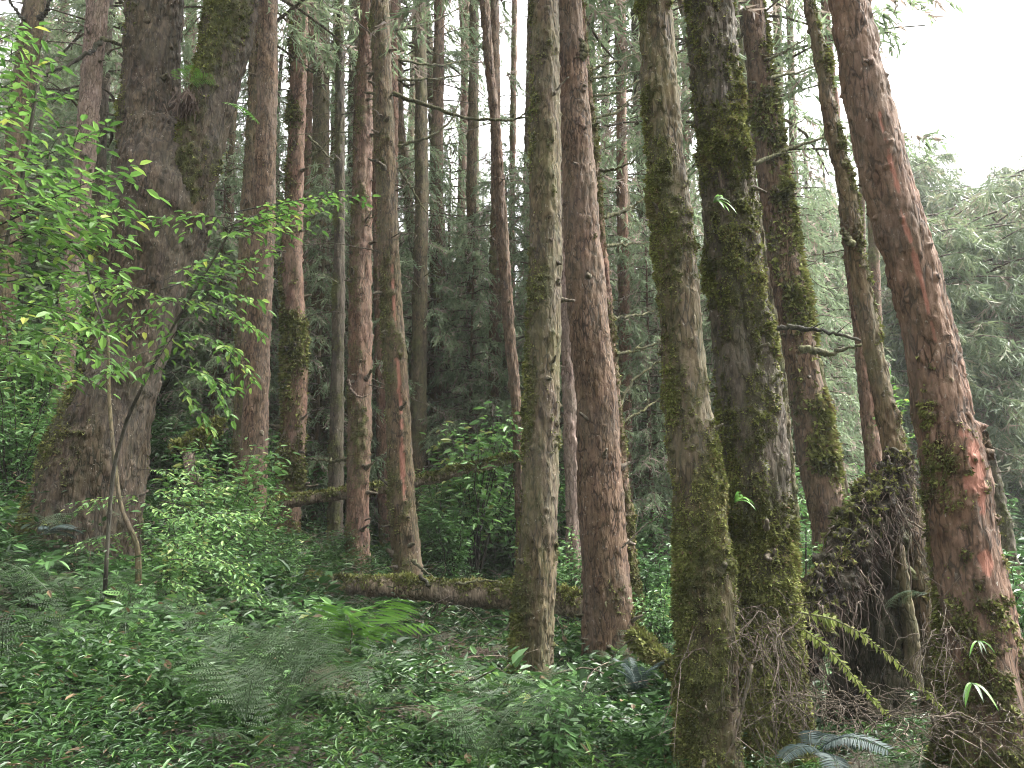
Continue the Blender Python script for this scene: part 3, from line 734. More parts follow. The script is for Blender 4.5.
for k, (lab, pts, Y, bk, ms, stb, tf, dead) in enumerate(MID):
    extra = {}
    if k == 0: extra = dict(branches=[])
    if k == 2: extra = dict(patches=[(3.0, 4.5, 0.7), (1.2, 1.8, 0.4)], tuft=(0.03, 0.08), branches=[dict(pts=[(306, 158), (322, 150), (344, 118)], Y=15.8, w=3, twigs=3), dict(pts=[(308, 136), (330, 158), (345, 165)], Y=15.8, w=3, twigs=3), dict(pts=[(308, 48), (330, 50), (342, 44)], Y=15.8, w=3, twigs=2), dict(pts=[(306, 70), (336, 73), (360, 70)], Y=15.8, w=3, twigs=3)])
    if k == 5: extra = dict(branches=[dict(pts=[(348, 380), (352, 392), (360, 398), (370, 394)], Y=13.7, w=3.5, mat=BARK['pale']), dict(pts=[(350, 460), (330, 461), (308, 458)], Y=14, w=4, dY=0.4)], rough=1.8)
    if k == 6: extra = dict(reds=[(-1.25, 3.9, 0.032, 0.8, 0), (-1.3, 2.6, 0.028, 0.5, 0), (-1.2, 5.2, 0.025, 0.5, 0)],
        branches=[dict(pts=[(393, 93), (425, 105), (462, 117), (500, 120), (540, 116)], Y=12.9, w=5, dY=0.9, twigs=5), dict(pts=[(398, 146), (430, 138), (452, 120), (460, 100)], Y=12.9, w=3.5, dY=0.5, twigs=5),
                  dict(pts=[(398, 80), (440, 79), (480, 70)], Y=12.9, w=3, dY=1, twigs=4), dict(pts=[(398, 60), (440, 66), (476, 58)], Y=13, w=3, dY=1.2, twigs=5), dict(pts=[(396, 30), (430, 24), (466, 4)], Y=13, w=3, dY=0.8, twigs=5),
                  dict(pts=[(412, 560), (420, 568), (428, 574), (438, 580)], Y=12.6, w=4), dict(pts=[(400, 170), (415, 195), (428, 215)], Y=12.9, w=3, twigs=2)])
    if k == 12: extra = dict(branches=[dict(pts=[(100, 42), (88, 55), (66, 66), (44, 76)], Y=13.3, w=5, dY=-0.6, twigs=3, mat=M_DSTEM), dict(pts=[(100, 38), (115, 42), (128, 47)], Y=13.4, w=4, twigs=1)])
    if k == 14: extra = dict(branches=[dict(pts=[(40, 20), (46, 10), (52, -4)], Y=12.8, w=6, mat=M_DSTEM), dict(pts=[(24, 20), (14, 8), (6, -6)], Y=12.8, w=4, mat=M_DSTEM)])
    t, b, Q = tree(lab, pts, Y, bk, ms + 0.06, seed=60 + k, nth=44 if Y < 15 else 32, ds=0.04 if Y < 15 else 0.07, stubs=stb, tufts=tf, height=(18 + (k * 7) % 5) if k != 17 else 3, top_r=0.4, crown=k if k % 6 == 1 else None,
                   dead=dead, stub_s=1.6, rough=extra.pop('rough', 1.5), knots=70 if Y < 17 else 20, moss_base=0.4, **extra)
    MT[k] = (t, b, Q)

# ------------------------------------------------------------------ fallen logs
def log(name, label, pts, Y0, Y1, bark, moss, seed, nth=48, ds=0.02, tufts=6000, branches=(), group=None):
    A = []
    for k, (px, py, w) in enumerate(pts):
        P = at(px, py, Y0 + (Y1 - Y0) * k / (len(pts) - 1))
        A.append([*P, 0.5 * w * depth_of(P) / F_PX])
    Q = resample(np.array(A), ds)
    Q[:, :3] += np.stack([fbm(Q[:, :3] * 1.3, seed + i, 2) * 0.02 for i in range(3)], 1)
    base = np.array([Q[0, 0], Q[0, 1], float(terrain(Q[0, 0], Q[0, 1]))])
    t = thing(name, label, 'log', base, group)
    V, D, ms, red, wht, F = trunk_geo(Q[:, :3], Q[:, 3], nth, seed, moss, (0, 0), -99, 0.05, 1.3, 0.0, 14)
    ms = np.clip(ms + 0.45 * D[:, 2], 0, 1)
    V = V.reshape(len(Q), nth, 3)
    for e in (0, -1):                                     # ragged broken ends, closed inside
        V[e] += np.random.default_rng(seed + e).normal(size=(nth, 3)) * Q[e, 3] * 0.25
    c = np.stack([V[0].mean(0), V[-1].mean(0)])
    V = np.concatenate([V.reshape(-1, 3), c]); n0 = len(V) - 2
    j = np.arange(nth); k = (j + 1) % nth; e = (len(Q) - 1) * nth
    F = np.concatenate([np.concatenate([F[:, [0, 1, 2]], F[:, [0, 2, 3]]]), np.stack([k, j, np.full(nth, n0)], 1), np.stack([e + j, e + k, np.full(nth, n0 + 1)], 1)])
    z2 = np.zeros(2)
    link('log', mesh('log', V - base, F, BARK[bark], True, moss=np.concatenate([ms, z2]), red=np.concatenate([red, z2]), white=np.concatenate([wht, z2])), None, t)
    if tufts:
        Vb, Fb, vb = moss_tufts(V[:-2], D, ms, seed, tufts, (0.02, 0.06))
        m = link('moss', mesh('moss', Vb - base, Fb, M_MOSS, False, v=vb), None, t); m['kind'] = 'stuff'
    for b in branches: branch_part(t, base, **b)
    return t

log('fallen_log', 'thick mossy fallen log lying across the undergrowth behind the slim greenish tree', [(308, 581, 16), (350, 585, 18), (420, 589, 21), (480, 593, 23), (540, 599, 24), (604, 608, 23)], 11.6, 10.3, 'tan', 0.05, 90, tufts=12000,
    branches=[dict(pts=[(420, 575), (432, 590), (436, 606), (428, 620)], Y=10.9, w=4, mat=M_DSTEM), dict(pts=[(452, 600), (440, 614), (424, 624)], Y=10.8, w=3.5, mat=M_DSTEM), dict(pts=[(456, 584), (490, 580), (520, 588)], Y=10.7, w=3)])
log('fallen_pole', 'long thin mossy pole slanting between the trunks above the fallen log', [(262, 506, 11), (330, 496, 11), (400, 485, 10), (450, 474, 9), (518, 457, 6)], 14.4, 14.6, 'tan', 0.42, 91, 24, 0.03, 9000)
log('broken_log', 'broken mossy log with a pale splintered end near the giant forked tree', [(178, 452, 15), (200, 440, 15), (222, 424, 13)], 10.2, 10.6, 'dark', 0.3, 92, 32, 0.03, 3000)
log('splintered_branch', 'short pale splintered branch below the broken mossy log', [(189, 456, 9), (192, 470, 10), (198, 486, 11)], 9.8, 9.7, 'pale', -0.3, 93, 24, 0.03, 0)
log('mossy_branch', 'yellow green mossy branch lying between the reddish tree and the lichen patched one', [(634, 636, 8), (656, 656, 10), (676, 672, 12), (700, 690, 14)], 8.3, 7.2, 'grey', 0.6, 94, 28, 0.02, 6000)

# ------------------------------------------------------------------ root mass and rotten stump
def root_mass():
    rng = np.random.default_rng(5)
    A = np.array([[*at(px, py, Y), 0.5 * w * 6.6 / F_PX] for px, py, w, Y in [(798, 672, 26, 6.3), (812, 618, 36, 6.4), (838, 574, 42, 6.6), (864, 530, 44, 6.8), (886, 492, 36, 6.9), (903, 458, 24, 7.0)]])
    Q = resample(A, 0.02)
    base = np.array([A[0, 0], A[0, 1], float(terrain(A[0, 0], A[0, 1]))])
    t = thing('root_mass', 'upturned mass of dark soil and hanging roots between two mossy trees', 'root mass', base)
    V, D, ms, red, wht, F = trunk_geo(Q[:, :3], Q[:, 3], 72, 50, 0.1, (-0.5, 0.0), -99, 0.1, 4.0, 0, 60)
    V = V + D * (fbm(V * 16, 3, 4, 0.7) * 0.055)[:, None]
    link('soil_clump', mesh('soil_clump', V - base, F, BARK['soil'], True, moss=ms * 0.8, red=red, white=wht), None, t)
    Vb, Fb, vb = moss_tufts(V, D, ms, 51, 7000, (0.015, 0.05))
    m = link('moss', mesh('moss', Vb - base, Fb, M_MOSS, False, v=vb), None, t); m['kind'] = 'stuff'
    up = np.where((D[:, 1] < 0.2))[0]
    n = 3500
    ii = rng.choice(up, n)
    Vb, Fb, vb = blades(V[ii], D[ii] * rng.uniform(0.1, 0.7, (n, 1)) + rng.normal(size=(n, 3)) * 0.35 + [0, 0, -1], rng.uniform(0.03, 0.13, n), rng.uniform(0.003, 0.008, n), np.clip(rng.normal(0.1, 0.2, n), 0, 1), rng)
    link('root_hair', mesh('root_hair', Vb - base, Fb, M_DEADF, False, v=vb), None, t)
    for k in range(95):                                    # hanging roots
        i0 = rng.choice(up)
        L = rng.uniform(0.12, 0.5) if k > 14 else rng.uniform(0.4, 0.95)
        tt = np.linspace(0, 1, 12)[:, None]
        o = unit(np.array([rng.normal() * 0.6, -abs(rng.normal()) * 0.6, rng.uniform(-0.2, 0.5)]))
        P = V[i0] + o * 0.16 * L * np.sin(tt * 2.2) + np.array([0, 0, -1.0]) * L * tt ** 1.6 + np.cumsum(rng.normal(size=(12, 3)) * 0.016, 0)
        r = np.linspace(1, 0.4, 12) * rng.uniform(0.003, 0.008) * (1.6 if k < 14 else 1)
        tb = [tube(P - base, r, 5)]
        for j in range(rng.integers(1, 4)):
            jj = rng.integers(2, 10)
            dd = np.array([rng.normal() * 0.5, rng.normal() * 0.3, -rng.uniform(0.2, 1)])
            tb.append(tube(P[jj] - base + dd * rng.uniform(0.1, 0.3) * np.linspace(0, 1, 5)[:, None] + np.cumsum(rng.normal(size=(5, 3)) * 0.008, 0), np.linspace(0.003, 0.0015, 5), 4))
        V2, F2 = join(tb)
        link('root', mesh('root', V2, F2, M_ROOT, True), None, t)
    for pts in ([(908, 520), (940, 540), (955, 556)], [(905, 515), (898, 540), (890, 560)], [(898, 505), (925, 560), (945, 590)], [(860, 570), (880, 600), (900, 640)]):
        branch_part(t, base, pts, 6.2, 2.2, 0.0, M_ROOT, 1, 3, 'root')
root_mass()

def stump():
    pts = [(886, 510, 34), (880, 560, 44), (874, 620, 50), (870, 690, 54), (868, 735, 60)]
    A = np.array([[*at(px, py, 7.0), 0.5 * w * 7.0 / F_PX] for px, py, w in pts])[::-1]
    Q = resample(A, 0.02)
    base = np.array([A[0, 0], A[0, 1], float(terrain(A[0, 0], A[0, 1]))])
    t = thing('rotten_stump', 'dark rotten stump flecked with pale lichen under the root mass', 'stump', base)
    V, D, ms, red, wht, F = trunk_geo(Q[:, :3], Q[:, 3], 90, 55, -0.1, (0.3, 0), base[2], 0.2, 4.0, 0.2, 30, whites=[(-1.0, 1.0, 0.04, 0.4, 0)])
    V = V + D * (fbm(V * [9, 9, 3], 8, 4) * 0.05)[:, None]
    link('stump', mesh('stump', V - base, F, BARK['soil'], True, moss=ms, red=red, white=wht), None, t)
    A = np.array([[*at(px, py, 6.75), 0.5 * w * 6.75 / F_PX] for px, py, w in [(899, 545, 9), (905, 590, 12), (911, 640, 13), (916, 690, 14)]])
    Q = resample(A, 0.02)
    V, D, ms, red, wht, F = trunk_geo(Q[:, :3], Q[:, 3], 24, 57, 0.0, (0, 0), -9, 0.1, 1.5, 0, 6)
    link('splinter', mesh('splinter', V - base, F, BARK['grey'], True, moss=ms, red=red, white=wht), None, t)
stump()

# ------------------------------------------------------------------ broadleaf saplings
def spray(rng, p0, p1, sag=0.1, width=0.35, nsub=9, leaf=0.055, spacing=0.035, up=(0, 0, 1.0)):
    """a flat layered spray: axis from p0 to p1 with side twigs, leaves in one plane"""
    p0 = np.asarray(p0); p1 = np.asarray(p1)
    up = np.asarray(up)
    t = np.linspace(0, 1, 12)[:, None]
    ax = p0 + (p1 - p0) * t + np.array([0, 0, 1.0]) * sag * np.linalg.norm(p1 - p0) * (t - t * t * 1.6)
    L = np.linalg.norm(p1 - p0)
    tubes = [tube(ax, np.linspace(0.006, 0.0015, 12) * max(0.6, min(1.6, L)), 5)]
    C, D = [], []
    fw = unit(p1 - p0); sd_ = unit(np.cross(up, fw))
    lines = [ax]
    for k in range(nsub):
        u = 0.12 + 0.85 * (k + 0.5) / nsub
        b = ax[0] + (ax[-1] - ax[0]) * u + np.array([0, 0, 1.0]) * sag * L * (u - u * u * 1.6)
        s = 1 if k % 2 else -1
        l = width * (1.15 - 0.75 * u) * rng.uniform(0.6, 1.15)
        d = unit(fw * rng.uniform(0.5, 0.9) + sd_ * s + np.array([0, 0, rng.uniform(-0.25, 0.15)]))
        tt = np.linspace(0, 1, 6)[:, None]
        ln = b + d * l * tt + np.array([0, 0, -0.22]) * l * tt * tt
        lines.append(ln)
        tubes.append(tube(ln, np.linspace(0.0022, 0.0009, 6), 4))
    for q, ln in enumerate(lines):
        seg = np.linalg.norm(ln[-1] - ln[0]); m = max(3, int(seg / spacing))
        us = np.linspace(0.2, 1.0, m)
        P = np.stack([np.interp(us, np.linspace(0, 1, len(ln)), ln[:, i]) for i in range(3)], 1)
        dl = unit(ln[-1] - ln[0]); sl = unit(np.cross(up, dl))
        sg = np.where(np.arange(m) % 2, 1, -1)[:, None]
        dd = unit(dl * rng.uniform(0.35, 0.9, (m, 1)) + sl * sg + np.array([0, 0, -0.2]) + rng.normal(size=(m, 3)) * 0.2)
        dd[-1] = dl
        C.append(P); D.append(dd)
    return tubes, np.concatenate(C), np.concatenate(D)

def sapling(label, stems, sprays, mat, seed, stem_mat=M_DSTEM, leaf=0.06, name='sapling', lw=0.45, vmid=0.5):
    """stems: [(px list, Y, w)], sprays: [(px0, py0, Y0, px1, py1, Y1, width, nsub)]"""
    rng = np.random.default_rng(seed)
    P0 = at(*stems[0][0][-1], stems[0][1] + stems[0][3])
    base = np.array([P0[0], P0[1], float(terrain(P0[0], P0[1]))])
    t = thing(name, label, 'sapling', base)
    for pts, Y, w, dY in stems:
        P = bezier_px(pts, Y, dY, 30)
        r = np.linspace(0.45, 1, 30) * 0.5 * w * depth_of(P[-1]) / F_PX
        V, F = tube(P - base, r, 8, 0.2, seed)
        link('stem', mesh('stem', V, F, stem_mat, True, moss=np.full(len(V), 0.15)), None, t)
    C, D, TB = [], [], []
    for a in sprays:
        x0, y0, Y0, x1, y1, Y1, wd, ns = a
        tb, c, d = spray(rng, at(x0, y0, Y0), at(x1, y1, Y1), 0.08, wd, ns, leaf, leaf * 0.62)
        TB += tb; C.append(c); D.append(d)
    V, F = join(TB)
    link('twigs', mesh('twigs', V - base, F, M_DSTEM, True), None, t)
    C = np.concatenate(C); D = np.concatenate(D); n = len(C)
    Nn = unit(np.array([0, 0, 1.0]) + rng.normal(size=(n, 3)) * 0.28)
    v = np.clip(rng.normal(vmid, 0.28, n), 0, 0.93); v[rng.random(n) < 0.012] = 1.0
    L = leaf * rng.uniform(0.65, 1.25, n)
    Vl, Fl, vl = leaves(C, D, Nn, L, L * lw, v, 0.22, 0.18)
    link('foliage', mesh('foliage', Vl - base, Fl, mat, False, v=vl), None, t)
    return t

rs = np.random.default_rng(8)
spA = []
for x0, y0, x1, y1 in [(-60, 130, 62, 92), (-50, 190, 96, 130), (-40, 120, 38, 62), (-30, 240, 130, 168), (-60, 170, 72, 160), (-20, 260, 112, 196), (-40, 300, 96, 232), (10, 220, 140, 158), (-50, 220, 60, 190),
                       (-30, 290, 128, 262), (-50, 330, 60, 300), (-40, 60, 40, 20), (-30, 200, 110, 120), (-10, 240, 100, 215), (0, 350, 90, 372), (30, 260, 128, 232), (0, 300, 102, 318), (-40, 90, 30, 40), (-60, 260, 50, 240), (30, 205, 134, 205), (-50, 150, 20, 110), (-60, 360, 40, 345), (20, 330, 120, 350)]:
    Y = rs.uniform(3.9, 5.0)
    spA.append((x0, y0, Y, x1, y1, Y + rs.uniform(-0.35, 0.25), rs.uniform(0.3, 0.5), 9))
sapling('bright green leafy sapling spreading in flat layers before the giant forked tree', [([(40, 70), (22, 180), (-8, 300), (-40, 430), (-90, 660)], 4.4, 7, 0.2), ([(0, 60), (-20, 180), (-40, 330)], 4.6, 4, 0.0), ([(105, 330), (92, 290), (84, 255), (60, 230)], 4.5, 4, 0.0)], spA, M_BRIGHT, 101, leaf=0.078)
spB = []
for x0, y0, x1, y1, w in [(170, 300, 90, 272, 0.3), (160, 290, 262, 262, 0.3), (190, 290, 262, 296, 0.22), (150, 285, 60, 312, 0.3), (140, 270, 40, 300, 0.3), (165, 280, 225, 250, 0.26), (150, 300, 210, 300, 0.26), (130, 290, 60, 270, 0.26), (226, 235, 330, 200, 0.3), (215, 240, 290, 222, 0.26), (225, 228, 338, 186, 0.3), (232, 218, 150, 216, 0.26), (228, 224, 300, 208, 0.24), (236, 212, 372, 190, 0.16), (180, 330, 235, 345, 0.2), (185, 320, 150, 370, 0.2), (205, 330, 255, 378, 0.2), (120, 300, 30, 290, 0.26), (175, 300, 120, 330, 0.24), (210, 300, 262, 330, 0.2), (180, 365, 235, 385, 0.18), (150, 350, 100, 372, 0.2), (200, 280, 275, 245, 0.2), (190, 350, 232, 412, 0.18), (170, 370, 215, 430, 0.15), (130, 320, 60, 330, 0.26)]:
    Y = rs.uniform(5.0, 5.7)
    spB.append((x0, y0, Y, x1, y1, Y + rs.uniform(-0.3, 0.3), w, 8))
sapling('thin arching dark stemmed sapling with light green leaves crossing the giant trunk', [([(242, 212), (222, 245), (195, 290), (168, 335), (150, 372), (128, 415), (112, 470), (105, 590)], 5.5, 4.5, 0.4)], spB, M_BRIGHT, 102, leaf=0.068, vmid=0.6)
spC = []
for x0, y0, x1, y1 in [(150, 495, 70, 500), (150, 490, 222, 486), (160, 520, 250, 510), (150, 540, 232, 545), (130, 500, 190, 520), (170, 560, 255, 560), (140, 470, 200, 470), (160, 500, 240, 530), (150, 575, 200, 590), (180, 540, 262, 580), (150, 510, 240, 475), (190, 505, 262, 515), (140, 530, 70, 545), (200, 570, 275, 600), (130, 590, 90, 610), (170, 590, 240, 620)]:
    Y = rs.uniform(6.6, 7.4)
    spC.append((x0, y0, Y, x1, y1, Y + rs.uniform(-0.3, 0.3), 0.32, 8))
sapling('crooked pale stemmed sapling with green leaf layers at the foot of the giant', [([(108, 330), (109, 400), (114, 460), (121, 510), (138, 545), (139, 580), (130, 625)], 7.0, 7, -0.1)], spC, M_SHRUB, 103, BARK['grey'], 0.055, vmid=0.75)
spD = []
for x0, y0, x1, y1 in [(893, 440, 890, 372), (893, 420, 905, 395), (893, 405, 884, 385), (895, 450, 912, 430), (892, 430, 880, 412), (896, 460, 915, 455)]:
    spD.append((x0, y0, 7.7, x1, y1, 7.7, 0.12, 6))
sapling('bright upright climber leaves between the leaning pole and the large leaning tree', [([(888, 365), (892, 410), (896, 470), (902, 540)], 7.7, 3, 0.0)], spD, M_BRIGHT, 104, leaf=0.075, name='climber')
spE = []
for x0, y0, x1, y1 in [(862, 520, 850, 492), (862, 525, 876, 498), (862, 530, 842, 522), (862, 535, 882, 520), (860, 545, 840, 545), (862, 550, 880, 545), (860, 560, 836, 566)]:
    spE.append((x0, y0, 8.4, x1, y1, 8.4, 0.16, 6))
sapling('small light green sapling behind the root mass', [([(862, 480), (861, 530), (860, 600)], 8.4, 3, 0.0)], spE, M_BRIGHT, 105, leaf=0.07)
spF = []
for x0, y0, x1, y1 in [(806, 560, 792, 530), (806, 565, 822, 540), (805, 575, 788, 572), (806, 580, 824, 575), (806, 590, 786, 596), (806, 600, 826, 598)]:
    spF.append((x0, y0, 7.8, x1, y1, 7.7, 0.16, 6))
sapling('little leafy sapling in the gap beside the thick dark mossy tree', [([(806, 528), (806, 580), (805, 640)], 7.8, 3, 0.0)], spF, M_BRIGHT, 106, leaf=0.07, vmid=0.35)

# ------------------------------------------------------------------ ferns
def frond_mesh(seed, L=0.8, Wd=0.34, n=22, arch=0.55, mat=M_FERN, simple=False, fat=0.8, pin=0.32):
    rng = np.random.default_rng(seed)
    def ax(t):
        t = np.asarray(t)[:, None]
        return np.concatenate([L * (t - 0.18 * arch * t * t), 0.02 * np.sin(5 * t), L * arch * (1.05 * t - 1.15 * t * t)], 1)
    P = ax(np.linspace(0, 1, 16))
    Vt, Ft = tube(P, np.linspace(0.005, 0.0012, 16), 5)
    C, D, Ls, Ws, Ns = [], [], [], [], []
    for k in range(n):
        u = 0.14 + 0.85 * k / (n - 1)
        p = ax([u])[0]; tg = unit(ax([min(1, u + 0.02)])[0] - ax([u - 0.02])[0])
        up = unit(np.cross(tg, [0, 1.0, 0])); up = up if up[2] > 0 else -up
        wl = Wd * (math.sin(math.pi * min(1, (0.16 + 0.84 * (1 - u)) ** 0.75 * 0.72)) ** 0.9) + 0.012
        for s in (-1, 1):
            d = unit(np.array([0, s, 0.0]) + tg * 0.32 - up * 0.12 + rng.normal(size=3) * 0.05)
            l = wl * rng.uniform(0.85, 1.08)
            if simple:
                C.append([p]); D.append([d]); Ls.append([l]); Ws.append([max(0.012, L / n * fat)]); Ns.append([up])
                continue
            m = max(3, int(l / 0.018))
            q = np.linspace(0.06, 1, m)[:, None]
            B = p + d * l * q - up * 0.10 * l * q * q
            sl = unit(np.cross(up, d))
            for s2 in (-1, 1):
                C.append(B); D.append(unit(np.repeat((sl * s2 + d * 0.55)[None], m, 0)))
                Ls.append((L / n * pin * (1.02 - 0.82 * q[:, 0]) + 0.004)); Ws.append(np.full(m, 0.011)); Ns.append(np.repeat(up[None], m, 0))
    C = np.concatenate(C); D = np.concatenate(D); Ls = np.concatenate(Ls); Ws = np.concatenate(Ws); Ns = np.concatenate(Ns)
    v = np.clip(0.5 + 0.25 * rng.normal() * 0.5 + rng.normal(size=len(C)) * 0.12, 0, 1)
    Vl, Fl, vl = leaves(C, D, Ns, Ls, Ws, v, 0.1, 0.12)
    F3 = np.concatenate([Fl[:, [0, 1, 2]], Fl[:, [0, 2, 3]]])
    V, F = join([(Vt, Ft), (Vl, F3)])
    return mesh('frond', V, F, mat, False, v=np.concatenate([np.full(len(Vt), 0.2), vl]))
FR = {'green': [frond_mesh(s, 0.85, 0.19, 14, 0.5 + 0.08 * s) for s in range(4)],
      'bright': [frond_mesh(9 + s, 0.9, 0.42, 12, 0.40, M_FERNB, True, 0.42) for s in range(2)],
      'grey': [frond_mesh(14 + s, 0.7, 0.11, 38, 0.5, M_FERNG, True) for s in range(2)],
      'dead': [frond_mesh(18 + s, 0.7, 0.18, 12, 0.6, M_DEADF) for s in range(2)]}

def fern(label, loc, kind, seed, n=7, s=1.0, face=None, spread=6.28, pitch=0.0, name='fern', group=None):
    rng = np.random.default_rng(seed)
    t = thing(name, label, 'fern', loc, group)
    for k in range(n):
        o = link('frond', FR[kind][k % len(FR[kind])], None, t)
        az = (face if face is not None else 0) + spread * ((k + 0.5) / n - 0.5) + rng.normal() * 0.2
        o.rotation_euler = (rng.normal() * 0.2, -pitch - rng.uniform(-0.15, 0.35), az)
        q = s * rng.uniform(0.7, 1.15); o.scale = (q, q, q)
        o.location = (rng.normal() * 0.02, rng.normal() * 0.02, 0)
    return t

def gfern(label, px, py, Y, *a, **k):
    P = at(px, py, Y); z = float(terrain(P[0], P[1]))
    P[2] = max(z + 0.02, min(P[2], z + 0.7))
    return fern(label, P, *a, **k)
gfern('broad grey green fern with one frond pointing down, below the giant tree', 128, 650, 5.6, 'green', 1, 5, 0.8, pitch=0.5)
gfern('feathery fern leaning against the dark foot of the giant tree', 85, 590, 6.6, 'green', 2, 6, 0.7, face=-1.2, spread=4)
gfern('bright lime green fern in front of the fallen log', 338, 656, 7.6, 'bright', 3, 5, 0.85, face=-0.5, spread=3.0, pitch=0.5)
gfern('blue grey upright fern at the foot of the reddish tree', 640, 695, 7.6, 'grey', 4, 6, 0.6, pitch=0.6)
gfern('fern with raised fronds on the bank beside the broad foot of the giant', 20, 600, 6.4, 'green', 31, 6, 0.8, pitch=0.5)
gfern('pair of tall fronds rising from the leaves at the very corner', 15, 690, 5.0, 'green', 32, 4, 0.8, pitch=0.6)
gfern('dusky blue fern spreading beneath the dead fronds of the thick mossy tree', 815, 752, 4.9, 'grey', 5, 6, 0.65, face=-0.4, spread=4.5)
gfern('large arching fern low in the leaves near a dry brown frond', 245, 720, 4.7, 'green', 6, 5, 0.75, pitch=0.6)
gfern('grey fern frond poking out beside the broad foot of the giant', 45, 515, 7.2, 'grey', 7, 4, 0.55, face=0.0, spread=2.6)
gfern('fern with limp fronds half sunk in leaves before the pale shrub', 205, 640, 6.4, 'green', 8, 5, 0.7, pitch=0.6)
gfern('brown withered fern between the bright fern and the lower bushes', 300, 690, 6.0, 'dead', 9, 7, 0.7)
gfern('small green fern on the bank close to the grey frond and the giant foot', 60, 520, 7.9, 'green', 10, 5, 0.7)
gfern('withered brown fern beside the dark log end', 480, 660, 8.4, 'dead', 11, 6, 0.7)
# epiphytes perched on trunks
fern('lone bright fern frond sticking out of the giant fork', at(222, 103, 7.85), 'bright', 20, 1, 0.5, face=0.05, spread=0.2, pitch=-0.35)
fern('small green fern growing in the crotch of the giant tree', at(183, 82, 8.0), 'bright', 21, 3, 0.3, face=-0.6, spread=3)
fern('green fern sprig in front of the hollow under the root mass', at(925, 595, 5.75), 'green', 22, 3, 0.36, face=2.6, spread=1.2, pitch=-0.1)

def strap_plant(label, P, seed, n, L, face, pale=False, name='strap_leaf_plant', w=0.14, up=0.5):
    rng = np.random.default_rng(seed)
    t = thing(name, label, 'plant', P)
    for k in range(n):
        az = face + rng.uniform(-1.2, 1.2)
        o = np.array([math.cos(az), math.sin(az), 0]); l = L * rng.uniform(0.6, 1.1); e = up * rng.uniform(0.3, 1.4)
        q = np.linspace(0, 1, 8)[:, None]
        ax = o * l * 0.75 * q + np.array([0, 0, 1.0]) * l * (e * q - 0.8 * q * q)
        sd_ = np.array([-o[1], o[0], 0]); wd = l * w * (np.sin(np.pi * np.clip(q * 0.92 + 0.08, 0, 1)) ** 0.6) * 0.5
        V = np.stack([ax - sd_ * wd + [0, 0, 0.006], ax, ax + sd_ * wd + [0, 0, 0.006]], 1).reshape(-1, 3)
        i = np.arange(7)[:, None] * 3 + np.array([[0, 1]])
        F = np.stack([i, i + 1, i + 4, i + 3], -1).reshape(-1, 4)
        link('leaf', mesh('leaf', V, F, M_EPI, True, v=np.full(len(V), 1.0 if (pale and k % 2) else rng.uniform(0.1, 0.75))), None, t)
strap_plant('strap leaved plant high on the thick dark mossy tree with one pale leaf', at(714, 203, 5.72), 1, 7, 0.22, -0.8, True)
strap_plant('fresh green strap leaves low on the thick dark mossy tree', at(735, 503, 5.65), 2, 5, 0.2, -0.9, False, up=1.0)
strap_plant('pale strap leaves hanging on the foot of the large leaning tree', at(972, 684, 4.95), 3, 5, 0.17, -1.6, True, up=0.2)
strap_plant('narrow pale leaves on the mossy flank of the large leaning tree', at(978, 642, 4.98), 4, 4, 0.13, -1.8, True, up=0.2, w=0.1)

# drooping yellow green mossy fronds near the root mass
def droop(label, pts, Y, dY, seed, w):
    rng = np.random.default_rng(seed)
    P = bezier_px(pts, Y, dY, 40)
    base = P[0]
    t = thing('drooping_frond', label, 'frond', base)
    V, F = tube(P - base, np.linspace(0.004, 0.0015, 40), 6, 0.3, seed)
    link('rachis', mesh('rachis', V, F, M_MBR, True), None, t)
    n = 170
    u = np.repeat(np.linspace(0.03, 0.99, n // 2), 2); i0 = (u * 38).astype(int)
    C = P[i0] + (P[i0 + 1] - P[i0]) * (u * 38 - i0)[:, None]
    tg = unit(P[i0 + 1] - P[i0]); sd_ = unit(np.cross(tg, np.array([0.1, -0.75, 0.65])))
    D = sd_ * np.where(np.arange(n) % 2, 1, -1)[:, None] + tg * 0.45 + np.array([0, 0, -0.35]) + rng.normal(size=(n, 3)) * 0.28
    L = w * rng.uniform(0.5, 1.2, n) * (1 - 0.6 * u) * np.minimum(1, 0.5 + 4 * u) * np.where(rng.random(n) < 0.16, 0.25, 1.0)
    Vl, Fl, vl = leaves(C - base, D, np.array([0.1, -0.75, 0.65]) + rng.normal(size=(n, 3)) * 0.25, L, L * 0.36, np.clip(rng.normal(0.5, 0.25, n), 0, 1), 0.1, 0.2)
    link('pinnae', mesh('pinnae', Vl, Fl, M_YMOSS, False, v=vl), None, t)
droop('yellow green drooping frond, the longer one before the rotten stump', [(796, 612), (830, 618), (860, 632), (895, 660), (925, 690), (950, 716)], 5.2, -0.2, 1, 0.068)
droop('yellow green drooping frond, the lower shorter one before the root mass', [(802, 628), (826, 646), (850, 672), (874, 700), (892, 718)], 5.1, -0.2, 2, 0.06)

